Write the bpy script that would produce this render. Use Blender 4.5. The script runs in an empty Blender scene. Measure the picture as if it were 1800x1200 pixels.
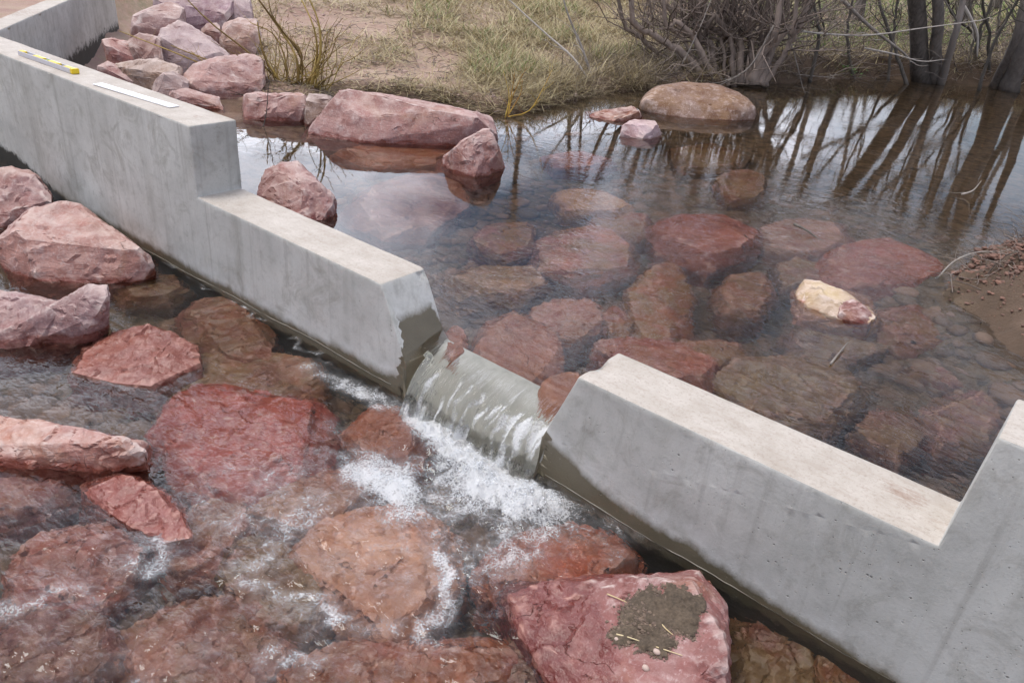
import bpy, bmesh, math, random
import numpy as np
from mathutils import Vector, Matrix
random.seed(7); RNG = np.random.default_rng(7)
SC = bpy.context.scene; COL = SC.collection
PI = math.pi
# ------------------------------------------------------------------ camera (solved from the wall's edges)
CAM = np.array([3.49373505, -1.91071561, 1.77890095]); YAW, PIT, ROL, FL = -0.65317968, 0.49111666, 0.09025382, 1359.03
T = 0.25; ZA = 0.826; ZB = 0.476; ZW = 0.245
def _basis():
    cy, sy, cp, sp = math.cos(YAW), math.sin(YAW), math.cos(PIT), math.sin(PIT)
    f = np.array([sy*cp, cy*cp, -sp]); r = np.array([cy, -sy, 0.0]); u = np.cross(r, f)
    cr, sr = math.cos(ROL), math.sin(ROL)
    return f, r*cr+u*sr, -r*sr+u*cr
CF, CR, CU = _basis()
FH = np.array([math.sin(YAW), math.cos(YAW), 0.0])
def ray(px, py):
    d = CF + CR*(px-900)/FL - CU*(py-600)/FL
    return d/np.linalg.norm(d)
def at_z(px, py, z):
    d = ray(px, py); return CAM + d*(z-CAM[2])/d[2]
def at_D(px, py, D):                 # point seen at a pixel, at forward distance D
    d = ray(px, py); return CAM + d*D/(d@FH)
def fD(p): return float((np.asarray(p)-CAM)@FH)
def at_sub(px, py, level, depth):    # point seen through the flat water surface
    p = at_z(px, py, level); d = ray(px, py); n = 1/1.33
    c = -d[2]; t = n*d + (n*c - math.sqrt(1-n*n*(1-c*c)))*np.array([0, 0, 1.0])
    return p + t*(depth/-t[2])
def at_mirror(px, py, D):            # point seen mirrored in the upper pool, at forward distance D
    p = at_z(px, py, ZW); d = ray(px, py)*np.array([1, 1, -1.0])
    return p + d*((D-fD(p))/(d@FH))
def pix(P):
    P = np.asarray(P, float)-CAM; z = P@CF
    return 900+FL*(P@CR)/z, 600-FL*(P@CU)/z, z
cam = bpy.data.cameras.new('camera'); co = bpy.data.objects.new('camera', cam); COL.objects.link(co)
cam.sensor_width = 36; cam.lens = FL/1800*36; cam.clip_start = 0.05; cam.clip_end = 2000
M = Matrix.Identity(4)
for i in range(3): M[i][0] = CR[i]; M[i][1] = CU[i]; M[i][2] = -CF[i]; M[i][3] = CAM[i]
co.matrix_world = M; SC.camera = co

# ------------------------------------------------------------------ numpy noise
_perm = np.random.default_rng(3).permutation(512).astype(np.int64)
_grad = np.random.default_rng(4).normal(size=(512, 3)); _grad /= np.linalg.norm(_grad, axis=1)[:, None]
def perlin(P):
    P = np.asarray(P, float); i = np.floor(P).astype(np.int64); f = P-i; w = f*f*f*(f*(f*6-15)+10); out = 0
    for dx in (0, 1):
        for dy in (0, 1):
            for dz in (0, 1):
                h = _perm[(_perm[(_perm[(i[:, 0]+dx) & 511]+i[:, 1]+dy) & 511]+i[:, 2]+dz) & 511]
                g = (_grad[h]*(f-np.array([dx, dy, dz]))).sum(1)
                wt = (w[:, 0] if dx else 1-w[:, 0])*(w[:, 1] if dy else 1-w[:, 1])*(w[:, 2] if dz else 1-w[:, 2])
                out = out+g*wt
    return out*1.6
def fbm(P, s, o=4, ridge=False):
    P = np.asarray(P, float)*s; a = 1.0; r = 0
    for k in range(o):
        n = perlin(P+k*17.3)
        r = r+a*((0.5-np.abs(n))*1.4 if ridge else n); a *= .5; P = P*2.03
    return r
def sstep(a, b, x):
    t = np.clip((x-a)/(b-a), 0, 1); return t*t*(3-2*t)
def seg_dist(X, Y, pts, closed=False):
    d = np.full(X.shape, 1e9); n = len(pts)
    for k in range(n if closed else n-1):
        a = np.array(pts[k][:2]); b = np.array(pts[(k+1) % n][:2]); e = b-a; L = max(e@e, 1e-9)
        t = np.clip(((X-a[0])*e[0]+(Y-a[1])*e[1])/L, 0, 1)
        d = np.minimum(d, np.hypot(X-a[0]-t*e[0], Y-a[1]-t*e[1]))
    return d
def inside(X, Y, pts):
    r = np.zeros(X.shape, bool); n = len(pts)
    for k in range(n):
        x1, y1 = pts[k][:2]; x2, y2 = pts[(k+1) % n][:2]
        c = ((y1 > Y) != (y2 > Y)) & (X < (x2-x1)*(Y-y1)/((y2-y1) if y2 != y1 else 1e-9)+x1)
        r ^= c
    return r

# ------------------------------------------------------------------ materials
class N:
    def __init__(s, name):
        s.m = bpy.data.materials.new(name); s.m.use_nodes = True; s.t = s.m.node_tree; s.t.nodes.clear()
        s.out = s.t.nodes.new('ShaderNodeOutputMaterial')
    def n(s, typ, ins=None, **kw):
        nd = s.t.nodes.new('ShaderNode'+typ)
        for k, v in kw.items(): setattr(nd, k, v)
        for k, v in (ins or {}).items(): s.set(nd.inputs[k], v)
        return nd
    def set(s, inp, v):
        if isinstance(v, bpy.types.NodeSocket): s.t.links.new(v, inp)
        elif isinstance(v, bpy.types.Node): s.t.links.new(v.outputs[0], inp)
        else:
            if isinstance(v, tuple) and len(v) == 3 and inp.type == 'RGBA': v = v+(1,)
            inp.default_value = v
    def math(s, op, a, b=None, c=None, clamp=False):
        nd = s.n('Math', operation=op, use_clamp=clamp); s.set(nd.inputs[0], a)
        if b is not None: s.set(nd.inputs[1], b)
        if c is not None: s.set(nd.inputs[2], c)
        return nd.outputs[0]
    def noise(s, vec, scale, detail=4, rough=.55, dist=0):
        return s.n('TexNoise', {'Vector': vec, 'Scale': scale, 'Detail': detail, 'Roughness': rough, 'Distortion': dist}).outputs[0]
    def voro(s, vec, scale, feature='F1'):
        return s.n('TexVoronoi', {'Vector': vec, 'Scale': scale}, feature=feature).outputs['Distance']
    def rng(s, v, a, b, c=0, d=1):
        return s.n('MapRange', {0: v, 1: a, 2: b, 3: c, 4: d}, clamp=True).outputs[0]
    def mix(s, f, a, b, blend='MIX'):
        nd = s.n('Mix', data_type='RGBA', blend_type=blend)
        s.set(nd.inputs[0], f); s.set(nd.inputs[6], a); s.set(nd.inputs[7], b); return nd.outputs[2]
    def attr(s, name): return s.n('Attribute', attribute_name=name)
    def pos(s): return s.n('NewGeometry').outputs['Position']
    def scalev(s, v, sx, sy, sz):
        return s.n('Mapping', {'Vector': v, 'Scale': (sx, sy, sz)}).outputs[0]
    def bump(s, h, st, dist=.01, normal=None):
        d = {'Height': h, 'Strength': st, 'Distance': dist}
        if normal is not None: d['Normal'] = normal
        return s.n('Bump', d).outputs[0]
    def pbsdf(s, col, rough, normal=None, **kw):
        d = {'Base Color': col, 'Roughness': rough}
        if normal is not None: d['Normal'] = normal
        d.update(kw); return s.n('BsdfPrincipled', d).outputs[0]
    def done(s, surf, vol=None):
        s.t.links.new(surf, s.out.inputs[0])
        if vol is not None: s.t.links.new(vol, s.out.inputs[1])
        return s.m
def simple(name, col, rough=.8, var=.35, scale=20, bump=.3, bd=.004, stretch=None):
    k = N(name); p = k.pos()
    if stretch: p = k.scalev(p, *stretch)
    a = k.noise(p, scale, 5); b = k.noise(p, scale*.13, 3)
    v = k.math('ADD', k.math('MULTIPLY', k.math('SUBTRACT', a, .5), var*2.2), k.math('MULTIPLY', k.math('SUBTRACT', b, .5), var*1.6))
    c = k.mix(1, col, k.n('CombineColor', {0: k.math('ADD', v, 1.0), 1: k.math('ADD', v, 1.0), 2: k.math('ADD', v, 1.0)}), 'MULTIPLY')
    return k.done(k.pbsdf(c, rough, k.bump(a, bump, bd)))

def rock_material():
    k = N('quartzite rock'); p = k.pos()
    oi = k.n('ObjectInfo'); base = oi.outputs['Color']
    pv = k.n('VectorMath', {0: p, 1: k.n('VectorMath', {0: (7.7, 3.1, 5.3), 3: k.math('MULTIPLY', oi.outputs['Random'], 20)}, operation='SCALE').outputs[0]}, operation='ADD').outputs[0]
    n1 = k.noise(pv, 3.2, 6, .6, .6); n2 = k.noise(pv, 14, 6, .65); n3 = k.noise(pv, 75, 4, .7)
    strata = k.noise(k.scalev(pv, 5, 9, 40), 1.2, 5, .6, .8)
    pale = k.mix(.62, base, (.62, .52, .50)); dark = k.mix(1, base, (.56, .43, .40), 'MULTIPLY')
    c = k.mix(k.rng(n1, .36, .66), dark, base)
    hue = k.noise(pv, 1.9, 4, .6, 1.0); c = k.mix(k.math('MULTIPLY', k.rng(hue, .50, .62), .6), c, k.mix(.5, base, (.20, .15, .17))); c = k.mix(k.math('MULTIPLY', k.rng(hue, .44, .34), .5), c, k.mix(.5, base, (.34, .20, .10)))
    c = k.mix(k.math('MULTIPLY', k.rng(n2, .52, .72), .6), c, pale)
    c = k.mix(k.math('MULTIPLY', k.rng(strata, .55, .75), .35), c, dark)
    c = k.mix(k.math('MULTIPLY', k.rng(n3, .55, .70), .55), c, pale)
    c = k.mix(k.math('MULTIPLY', k.rng(n3, .42, .30), .5), c, dark)
    # pale veins
    ve = k.voro(k.n('VectorMath', {0: pv, 1: k.n('VectorMath', {0: k.n('TexNoise', {'Vector': pv, 'Scale': 6, 'Detail': 3}).outputs[1], 3: .22}, operation='SCALE').outputs[0]}, operation='ADD').outputs[0], 4.5, 'DISTANCE_TO_EDGE')
    vein = k.math('MULTIPLY', k.rng(ve, .012, .0), k.rng(n1, .52, .66))
    c = k.mix(k.math('MULTIPLY', vein, .6), c, (.66, .56, .53))
    fr = k.voro(k.n('VectorMath', {0: k.scalev(pv, 1, 1.6, 2.2), 1: k.n('VectorMath', {0: k.n('TexNoise', {'Vector': pv, 'Scale': 9, 'Detail': 4}).outputs[1], 3: .3}, operation='SCALE').outputs[0]}, operation='ADD').outputs[0], 3.4, 'DISTANCE_TO_EDGE')
    crack = k.math('MULTIPLY', k.rng(fr, .010, .002), k.rng(k.noise(pv, 4, 3), .60, .66)); c = k.mix(k.math('MULTIPLY', crack, .55), c, (.07, .04, .035))
    # worn, bruised edges
    pt = k.n('NewGeometry').outputs['Pointiness']
    c = k.mix(k.math('MULTIPLY', k.rng(k.math('ADD', pt, k.math('MULTIPLY', k.math('SUBTRACT', n2, .5), .06)), .515, .58), .75), c, (.66, .55, .50))
    # paler tan tone on dry upward faces
    nz = k.n('SeparateXYZ', {0: k.n('NewGeometry').outputs['Normal']}).outputs[2]
    dust = k.math('MULTIPLY', k.rng(nz, .35, .95), k.rng(k.noise(pv, 9, 5, .7), .35, .7))
    wet = k.attr('wet').outputs['Fac']
    w = k.rng(k.math('ADD', wet, k.math('MULTIPLY', k.math('SUBTRACT', k.noise(p, 11, 4), .5), .09)), .008, -.008)
    film = k.attr('film').outputs['Fac']
    c = k.mix(k.math('MULTIPLY', k.math('MULTIPLY', dust, k.math('MULTIPLY', oi.outputs['Alpha'], .7)), k.math('SUBTRACT', 1, w)), c, (.57, .46, .41))
    wc = k.mix(1, c, (.66, .42, .36), 'MULTIPLY')
    fl = k.math('MULTIPLY', film, k.rng(k.noise(pv, 5, 5, .7), .40, .58))
    wc = k.mix(fl, wc, k.mix(k.noise(pv, 30, 3), (.10, .06, .02), (.24, .15, .06)))
    c = k.mix(w, c, wc)
    h = k.math('ADD', k.math('MULTIPLY', n2, 1.0), k.math('ADD', k.math('MULTIPLY', n3, .35), k.math('SUBTRACT', k.math('MULTIPLY', strata, .6), crack)))
    nb = k.bump(h, .8, .012)
    return k.done(k.pbsdf(c, k.rng(w, 0, 1, .82, .16), nb))
ROCK = rock_material()

def concrete_material(name, tone=1.0):
    k = N(name); p = k.pos()
    sx = k.n('SeparateXYZ', {0: p}).outputs
    nz = k.n('SeparateXYZ', {0: k.n('NewGeometry').outputs['Normal']}).outputs[2]
    n1 = k.noise(p, 2.3, 6, .6, .4); n2 = k.noise(p, 16, 6, .65); n3 = k.noise(p, 110, 4, .7)
    c = k.mix(k.rng(n1, .3, .7), (.40*tone, .395*tone, .365*tone), (.58*tone, .575*tone, .54*tone))
    c = k.mix(k.math('MULTIPLY', k.rng(n2, .52, .72), .5), c, (.27, .26, .235)); c = k.mix(k.math('MULTIPLY', k.rng(n3, .55, .72), .35), c, (.26, .25, .225))
    c = k.mix(k.math('MULTIPLY', k.rng(n2, .45, .25), .5), c, (.54, .54, .52))
    # vertical run marks and form-board seams
    run = k.noise(k.scalev(p, 26, 26, .7), 1, 4, .6, .3)
    c = k.mix(k.math('MULTIPLY', k.rng(run, .54, .74), .40), c, (.24, .225, .20))
    run2 = k.noise(k.scalev(p, 5, 5, .35), 1, 3, .6, .2)
    c = k.mix(k.math('MULTIPLY', k.rng(run2, .55, .68), .32), c, (.26, .25, .215))
    # bug holes
    vo = k.voro(p, 26); vn = k.noise(p, 6, 2)
    hole = k.math('MULTIPLY', k.rng(vo, .12, .07), k.rng(vn, .56, .60))
    vo2 = k.voro(p, 60); hole2 = k.math('MULTIPLY', k.rng(vo2, .15, .09), k.rng(k.noise(p, 9, 2), .50, .54))
    ho = k.math('MAXIMUM', hole, hole2)
    c = k.mix(k.math('MULTIPLY', ho, .6), c, (.15, .14, .12)); blot = k.noise(p, 5, 7, .72, 1.2); c = k.mix(k.math('MULTIPLY', k.rng(blot, .52, .66), .5), c, (.27, .255, .215)); c = k.mix(k.math('MULTIPLY', k.rng(blot, .42, .30), .45), c, (.58, .575, .545))
    # warmer tone on upward faces, with soil smears
    top = k.math('MULTIPLY', k.rng(nz, .55, .85), k.math('SUBTRACT', 1.0, k.attr('scoured').outputs['Fac']))
    tc = k.mix(k.rng(k.noise(p, 7, 6, .7), .35, .7), (.38, .335, .285), (.50, .455, .405))
    tc = k.mix(k.math('MULTIPLY', k.rng(n3, .52, .68), .55), tc, (.27, .22, .18)); tc = k.mix(k.math('MULTIPLY', k.rng(k.noise(k.scalev(p, 1, 4, 1), 12, 6, .75), .5, .7), .4), tc, (.30, .235, .185))
    stain = k.attr('stain').outputs['Fac']
    st = k.rng(k.math('ADD', stain, k.math('MULTIPLY', k.math('SUBTRACT', k.noise(k.scalev(p, 1, 3, 1), 22, 6, .75), .5), 1.9)), .55, 1.0)
    tc = k.mix(k.math('MULTIPLY', st, .7), tc, (.23, .135, .09))
    c = k.mix(top, c, tc)
    c = k.mix(k.math('MULTIPLY', k.math('MULTIPLY', st, k.math('SUBTRACT', 1, top)), .55), c, (.17, .13, .10))
    # limewater bloom just above the wet line, then dark wet concrete
    wet = k.attr('wet').outputs['Fac']
    wv = k.math('ADD', wet, k.math('ADD', k.math('MULTIPLY', k.math('SUBTRACT', k.noise(k.scalev(p, 1, 1, .6), 8, 7, .7), .5), .09), k.math('MULTIPLY', k.math('SUBTRACT', n3, .5), .01)))
    bloom = k.math('MULTIPLY', k.rng(wv, -.10, -.02), k.rng(k.noise(p, 12, 4), .40, .6))
    c = k.mix(k.math('MULTIPLY', bloom, .6), c, (.62, .62, .60))
    w = k.math('POWER', k.rng(wv, -.022, .02), 1.4)
    algae = k.mix(k.noise(p, 8, 5), (.10, .083, .052), (.175, .15, .105))
    c = k.mix(w, c, algae)
    deep = k.attr('foot_dark').outputs['Fac']
    c = k.mix(k.rng(k.math('ADD', deep, k.math('MULTIPLY', k.math('SUBTRACT', n2, .5), .12)), -.01, .02), c, (.03, .028, .022))  # near-black tone towards the foot of the walls
    h = k.math('SUBTRACT', k.math('ADD', k.math('MULTIPLY', n3, .3), k.math('MULTIPLY', n2, .5)), k.math('MULTIPLY', ho, 1.6))
    nb = k.bump(h, .5, .006)
    return k.done(k.pbsdf(c, k.rng(w, 0, 1, .8, .3), nb))
CONC = concrete_material('weathered concrete')

def soil_material():
    k = N('bank soil'); p = k.pos()
    n1 = k.noise(p, 1.1, 6, .6, .3); n2 = k.noise(p, 9, 6, .65); n3 = k.noise(p, 60, 5, .75)
    land = k.attr('land').outputs['Fac']; lv = k.math('ADD', land, k.math('MULTIPLY', k.math('SUBTRACT', n2, .5), .25))
    dry = k.mix(k.rng(n1, .35, .65), (.30, .185, .145), (.37, .26, .19))
    dry = k.mix(k.math('MULTIPLY', k.rng(n2, .5, .7), .6), dry, (.33, .27, .16))
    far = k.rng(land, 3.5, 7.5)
    litter_shade = k.rng(k.math('ADD', k.attr('litter').outputs['Fac'], k.math('MULTIPLY', k.math('SUBTRACT', n2, .5), .6)), .3, .6); dry = k.mix(k.math('MULTIPLY', far, k.rng(n2, .35, .6)), dry, k.mix(k.rng(n1, .4, .6), (.20, .165, .075), (.09, .11, .035)))
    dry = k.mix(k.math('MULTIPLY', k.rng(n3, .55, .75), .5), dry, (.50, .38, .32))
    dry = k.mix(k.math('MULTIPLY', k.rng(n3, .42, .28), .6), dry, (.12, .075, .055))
    dry = k.mix(litter_shade, dry, k.mix(k.rng(n3, .35, .65), (.045, .03, .02), (.15, .105, .07)))  # leaf litter, with the shade under the trees painted in as dark brown
    damp = k.mix(n2, (.055, .036, .022), (.12, .072, .042))
    bed = k.mix(k.rng(n2, .35, .65), (.03, .022, .013), (.12, .085, .05))
    vo = k.n('TexVoronoi', {'Vector': p, 'Scale': 16}); bed = k.mix(k.math('MULTIPLY', k.n('SeparateColor', {0: vo.outputs['Color']}).outputs[0], .6), bed, (.22, .14, .085))
    c = k.mix(k.rng(lv, .08, .40), damp, dry)
    c = k.mix(k.rng(land, .02, -.10), c, bed)
    h = k.math('ADD', k.math('MULTIPLY', n2, 1), k.math('MULTIPLY', n3, .5))
    return k.done(k.pbsdf(c, .85, k.bump(h, .8, .025)))
SOIL = soil_material()

# ------------------------------------------------------------------ object helpers
def tag(o, label=None, cat=None, group=None, kind=None):
    if label: o['label'] = label
    if cat: o['category'] = cat
    if group: o['group'] = group
    if kind: o['kind'] = kind
    return o
def mesh_obj(name, V, F, mat, parent=None, smooth=True, attrs=None):
    me = bpy.data.meshes.new(name); me.from_pydata([tuple(map(float, v)) for v in V], [], F); me.update()
    if smooth: me.polygons.foreach_set('use_smooth', [True]*len(me.polygons))
    me.materials.append(mat)
    for an, vals in (attrs or {}).items():
        a = me.attributes.new(an, 'FLOAT', 'POINT'); a.data.foreach_set('value', np.asarray(vals, np.float32))
    o = bpy.data.objects.new(name, me); COL.objects.link(o)
    if parent: o.parent = parent
    return o
def quad_mesh(name, V, Q, mat, **kw):       # fast path for big grids
    V = np.asarray(V, np.float32); Q = np.asarray(Q, np.int32)
    me = bpy.data.meshes.new(name); me.vertices.add(len(V)); me.vertices.foreach_set('co', V.ravel())
    n = len(Q); w = Q.shape[1]; me.loops.add(n*w); me.loops.foreach_set('vertex_index', Q.ravel())
    me.polygons.add(n); me.polygons.foreach_set('loop_start', np.arange(0, n*w, w, dtype=np.int32))
    me.update(calc_edges=True); me.validate()
    me.polygons.foreach_set('use_smooth', np.ones(n, bool) if kw.get('smooth', True) else np.zeros(n, bool)); me.materials.append(mat)
    for an, vals in (kw.get('attrs') or {}).items():
        a = me.attributes.new(an, 'FLOAT', 'POINT'); a.data.foreach_set('value', np.asarray(vals, np.float32))
    o = bpy.data.objects.new(name, me); COL.objects.link(o)
    if kw.get('parent'): o.parent = kw['parent']
    return o
def empty(name, loc):
    o = bpy.data.objects.new(name, None); COL.objects.link(o); o.location = loc; o.empty_display_size = .1; return o
class MB:
    """collects tubes and slabs and links them as one mesh"""
    def __init__(s): s.v = []; s.f = []; s.c = []
    def tube(s, pts, rad, sides=5, cap=True, tint=.5):
        pts = [np.asarray(p, float) for p in pts]; n = len(pts); b = len(s.v); prev = None
        for i, p in enumerate(pts):
            d = pts[min(i+1, n-1)]-pts[max(i-1, 0)]; d = d/(np.linalg.norm(d)+1e-9)
            if prev is None:
                a = np.cross(d, [0, 0, 1.0] if abs(d[2]) < .9 else [1.0, 0, 0])
            else: a = prev-d*(prev@d)
            a = a/(np.linalg.norm(a)+1e-9); prev = a; c = np.cross(d, a); r = rad[i] if hasattr(rad, '__len__') else rad
            for j in range(sides):
                t = 2*PI*j/sides; s.v.append(p+r*(a*math.cos(t)+c*math.sin(t))); s.c.append(tint)
        for i in range(n-1):
            for j in range(sides):
                k = (j+1) % sides
                s.f.append((b+i*sides+j, b+i*sides+k, b+(i+1)*sides+k, b+(i+1)*sides+j))
        if cap:
            s.f.append(tuple(b+j for j in range(sides))[::-1]); s.f.append(tuple(b+(n-1)*sides+j for j in range(sides)))
    def build(s, name, mat, parent=None, attr=True):
        return mesh_obj(name, [v - (np.array(parent.location) if parent else 0) for v in s.v], s.f, mat, parent, True, {'tint': s.c} if attr else None)
def curve(pts, n):                           # Catmull-Rom through the points
    P = [np.asarray(p, float) for p in pts]; P = [2*P[0]-P[1]]+P+[2*P[-1]-P[-2]]; out = []
    m = len(P)-3
    for i in range(n):
        t = i/(n-1)*m; k = min(int(t), m-1); u = t-k; a, b, c, d = P[k:k+4]
        out.append(.5*((2*b)+(-a+c)*u+(2*a-5*b+4*c-d)*u*u+(-a+3*b-3*c+d)*u**3))
    return out
def jit(pts, amp):
    out = []
    for i, p in enumerate(pts): out.append(p+(RNG.normal(size=3)*amp if 0 < i else 0))
    return out

# ------------------------------------------------------------------ ground
sh = [(420, 215), (560, 205), (600, 172), (700, 178), (870, 205), (950, 198), (1000, 182), (1060, 168), (1130, 160), (1330, 150), (1450, 142), (1560, 138), (1700, 148), (1800, 156)]
POOL = [(-.95, -1.2)]+[tuple(at_z(x, y, ZW)[:2]) for x, y in sh]+[(4.0, 11.5), (5.6, 9.0), (5.0, 5.2), (3.75, 3.9)]+[tuple(at_z(x, y, ZW)[:2]) for x, y in [(1760, 440), (1700, 470), (1695, 520), (1740, 585), (1800, 640)]]+[(4.1, 1.6), (5.6, 1.0), (5.8, -1.2)]
W1 = at_z(0, 54, ZA); W2 = at_z(127, -2, ZA)          # top edge of the wing wall
WD = (W2-W1)[:2]; WD = WD/np.linalg.norm(WD); WN = np.array([-WD[1], WD[0]])
W0 = np.array([W1[0], W1[1]])
LITC = at_z(1270, 150, ZW)
def ground_z(X, Y):
    X = np.asarray(X, float); Y = np.asarray(Y, float)
    d = seg_dist(X, Y, POOL, True); d = np.where(inside(X, Y, POOL), -d, d)
    P = np.stack([X, Y, X*0], -1).reshape(-1, 3)
    n = fbm(P, .9, 4).reshape(X.shape); n2 = fbm(P, 5.0, 3).reshape(X.shape)
    dd = d+n*.10
    uu = (X-LITC[0])*CR[0]+(Y-LITC[1])*CR[1]
    land = ZW-.03+(.13+.17*sstep(-.6, .6, uu)*(Y > 4))*sstep(-.02, .28, dd)+.05*np.clip(dd, 0, 9)+.035*np.clip(d-9, 0, 30)+.11*np.clip(d-39, 0, 90)+n*.06*sstep(.3, 1.5, d)+n2*.018
    bed = ZW-.03-.42*sstep(0, .9, -dd)+n2*.03
    z = np.where(dd > 0, land, bed)
    rl = [at_z(170, 150, .3)[:2], at_z(215, 120, .35)[:2], at_z(300, 40, .5)[:2], at_z(330, -20, .6)[:2]]; rl2 = [at_z(215, 120, .35)[:2], at_z(330, 165, .3)[:2], at_z(400, 190, .26)[:2], at_z(470, 195, .25)[:2]]
    z = z-.42*np.exp(-(seg_dist(X, Y, rl)/.75)**4)-.22*np.exp(-(seg_dist(X, Y, rl2)/.42)**4)
    # low soil heap at the right-hand edge of the pool
    mc = at_z(1800, 500, ZW); z = z+np.where(dd > -.1, (.20+.10*n2+.06*n)*np.exp(-((X-mc[0]-.15)**2+(Y-mc[1])**2)/.35), 0)
    # higher ground outside the wing wall
    s = (X-W0[0])*WN[0]+(Y-W0[1])*WN[1]
    out = sstep(.08, .25, s)*sstep(-.2, .3, Y)*(Y > .1)
    z = z*(1-out)+np.maximum(z, .74+n*.05+n2*.02)*out
    # the stream bed below the wall
    low = -.30+n*.05+n2*.03+.55*sstep(-2.3, -3.6, X)+.9*sstep(-2.5, -3.4, Y)+.6*sstep(6.0, 8, X)
    low = np.maximum(low, -.5)
    return np.where(Y < .12, low, z), np.where(Y < .12, np.where(low > .02, .5, -.5), d)
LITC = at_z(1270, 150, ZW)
def LIT(X, Y):  # far-bank litter and tree shade put into the soil colour; darker heap soil too
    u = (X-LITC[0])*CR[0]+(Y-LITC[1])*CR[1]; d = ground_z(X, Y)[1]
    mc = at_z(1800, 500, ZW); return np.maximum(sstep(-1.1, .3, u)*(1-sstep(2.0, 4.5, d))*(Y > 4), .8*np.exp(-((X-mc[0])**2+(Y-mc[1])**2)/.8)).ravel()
def axis(lo, hi, near0, near1, step, grow):
    a = list(np.arange(near0, near1, step)); s = step; x = near1
    while x < hi: a.append(x); s *= grow; x += s
    a.append(hi); s = step; x = near0-step
    while x > lo: a.insert(0, x); s *= grow; x -= s
    a.insert(0, lo); return np.array(a)
gx = axis(-700, 700, -5, 5, .06, 1.10); gy = axis(-400, 900, -3, 13, .06, 1.10)
GX, GY = np.meshgrid(gx, gy); GZ, GL = ground_z(GX, GY)
nx, ny = len(gx), len(gy); idx = np.arange(nx*ny).reshape(ny, nx)
Q = np.stack([idx[:-1, :-1], idx[:-1, 1:], idx[1:, 1:], idx[1:, :-1]], -1).reshape(-1, 4)
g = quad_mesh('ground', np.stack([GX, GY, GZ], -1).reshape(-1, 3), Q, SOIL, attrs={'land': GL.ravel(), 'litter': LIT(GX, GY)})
tag(g, kind='structure')
def gz(x, y): return float(ground_z(np.array([x]), np.array([y]))[0][0])

# ------------------------------------------------------------------ weir wall
def refine(bm, L):
    bmesh.ops.triangulate(bm, faces=bm.faces[:])
    for _ in range(9):
        e = [x for x in bm.edges if x.calc_length() > L]
        if not e: break
        bmesh.ops.subdivide_edges(bm, edges=e, cuts=1, use_grid_fill=False)
        bmesh.ops.triangulate(bm, faces=[f for f in bm.faces if len(f.verts) > 3])
def bm_arrays(bm):
    bm.verts.ensure_lookup_table(); bm.verts.index_update(); bm.normal_update()
    V = np.array([v.co[:] for v in bm.verts]); Nn = np.array([v.normal[:] for v in bm.verts])
    F = [tuple(v.index for v in f.verts) for f in bm.faces]; return V, Nn, F
XN0, XN1 = 1.345, 2.322
def prism(poly, y0, y1, bev):
    bm = bmesh.new(); a = [bm.verts.new((x, y0, z)) for x, z in poly]; f = bm.faces.new(a)
    bmesh.ops.recalc_face_normals(bm, faces=[f])
    r = bmesh.ops.extrude_face_region(bm, geom=[f]); nv = [v for v in r['geom'] if isinstance(v, bmesh.types.BMVert)]
    for v in nv: v.co.y = y1
    bmesh.ops.recalc_face_normals(bm, faces=bm.faces[:])
    bmesh.ops.bevel(bm, geom=[e for e in bm.edges], offset=bev, segments=2, profile=.6, affect='EDGES', clamp_overlap=True)
    return bm
WALL_X0 = W0[0]-.35
prof = [(WALL_X0-2.2, -1), (WALL_X0-2.2, ZA), (0, ZA), (0.0, ZB), (XN0, ZB), (1.492, .172), (1.508, .165), (2.19, .165), (2.205, .172), (XN1, ZB), (3.455, ZB), (3.475, ZA), (6.5, ZA), (6.5, -1)]
bm = prism(prof, 0, T, .010); refine(bm, .04)
V, Nn, F = bm_arrays(bm); bm.free()
V = V+Nn*(fbm(V, 5, 2)*.0016)[:, None]
m_ = (V[:, 0] > 1.498) & (V[:, 0] < 2.202) & (V[:, 2] > -.2); V[m_, 2] = np.minimum(V[m_, 2], np.interp(V[m_, 1], [0, .02, .05, .10, .15, .20, .25], [-.12, -.08, -.01, .065, .125, .152, .158]))
# a spalled arris on both sides of the notch
for cx, cy, cz, r in ((1.36, .23, .47, .035), (2.33, .12, .47, .06)):
    d = np.sqrt(((V-np.array([cx, cy, cz]))**2).sum(1)); V -= Nn*(np.clip(1-d/r, 0, 1)*(.016+.02*np.abs(perlin(V*40))))[:, None]
x, y, z = V.T
front = .085+.035*np.exp(-np.clip(1.45-x, 0, 9)/.5)*(x < 1.47)+(.15*np.exp(-np.clip(x-2.2, 0, 9)/.22)+.005)*(x > 2.15)-.05*sstep(2.7, 3.6, x)-.032
front = np.where((x > 1.47) & (x < 2.22), .4, front)
innotch = (x > XN0-.01) & (x < XN1+.01) & (y > .012)
wet = np.where(innotch, (.33+.02*(y/.25))-z-.10*(x > 1.8), front-z); wet = np.where(y > T-.02, ZW+.03-z, wet)
wet = np.where((x > 1.50) & (x < 2.2) & (z < .175) & (y > -.01) & (y < .262), -.3, wet)
scour = ((x > 1.50) & (x < 2.2) & (z < .19) & (y > -.01) & (y < .27))*1.0
stain = np.zeros(len(V))
for px, py, zz, r, s in ((385, 195, ZA, .16, .9), (345, 205, ZA, .10, .7), (100, 115, ZA, .22, .5), (470, 375, ZB, .12, .5), (1590, 870, ZB, .11, .95), (1660, 915, ZB, .10, .6), (1120, 720, ZB, .12, .5), (560, 410, ZB, .25, .45), (1400, 790, ZB, .3, .35), (230, 165, ZA, .12, .35)):
    c = at_z(px, py, zz); d = np.hypot((x-c[0]), (y-c[1])*1.6); stain = np.maximum(stain, s*np.clip(1-d/r, 0, 1)**.6*(z > zz-.14))
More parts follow.
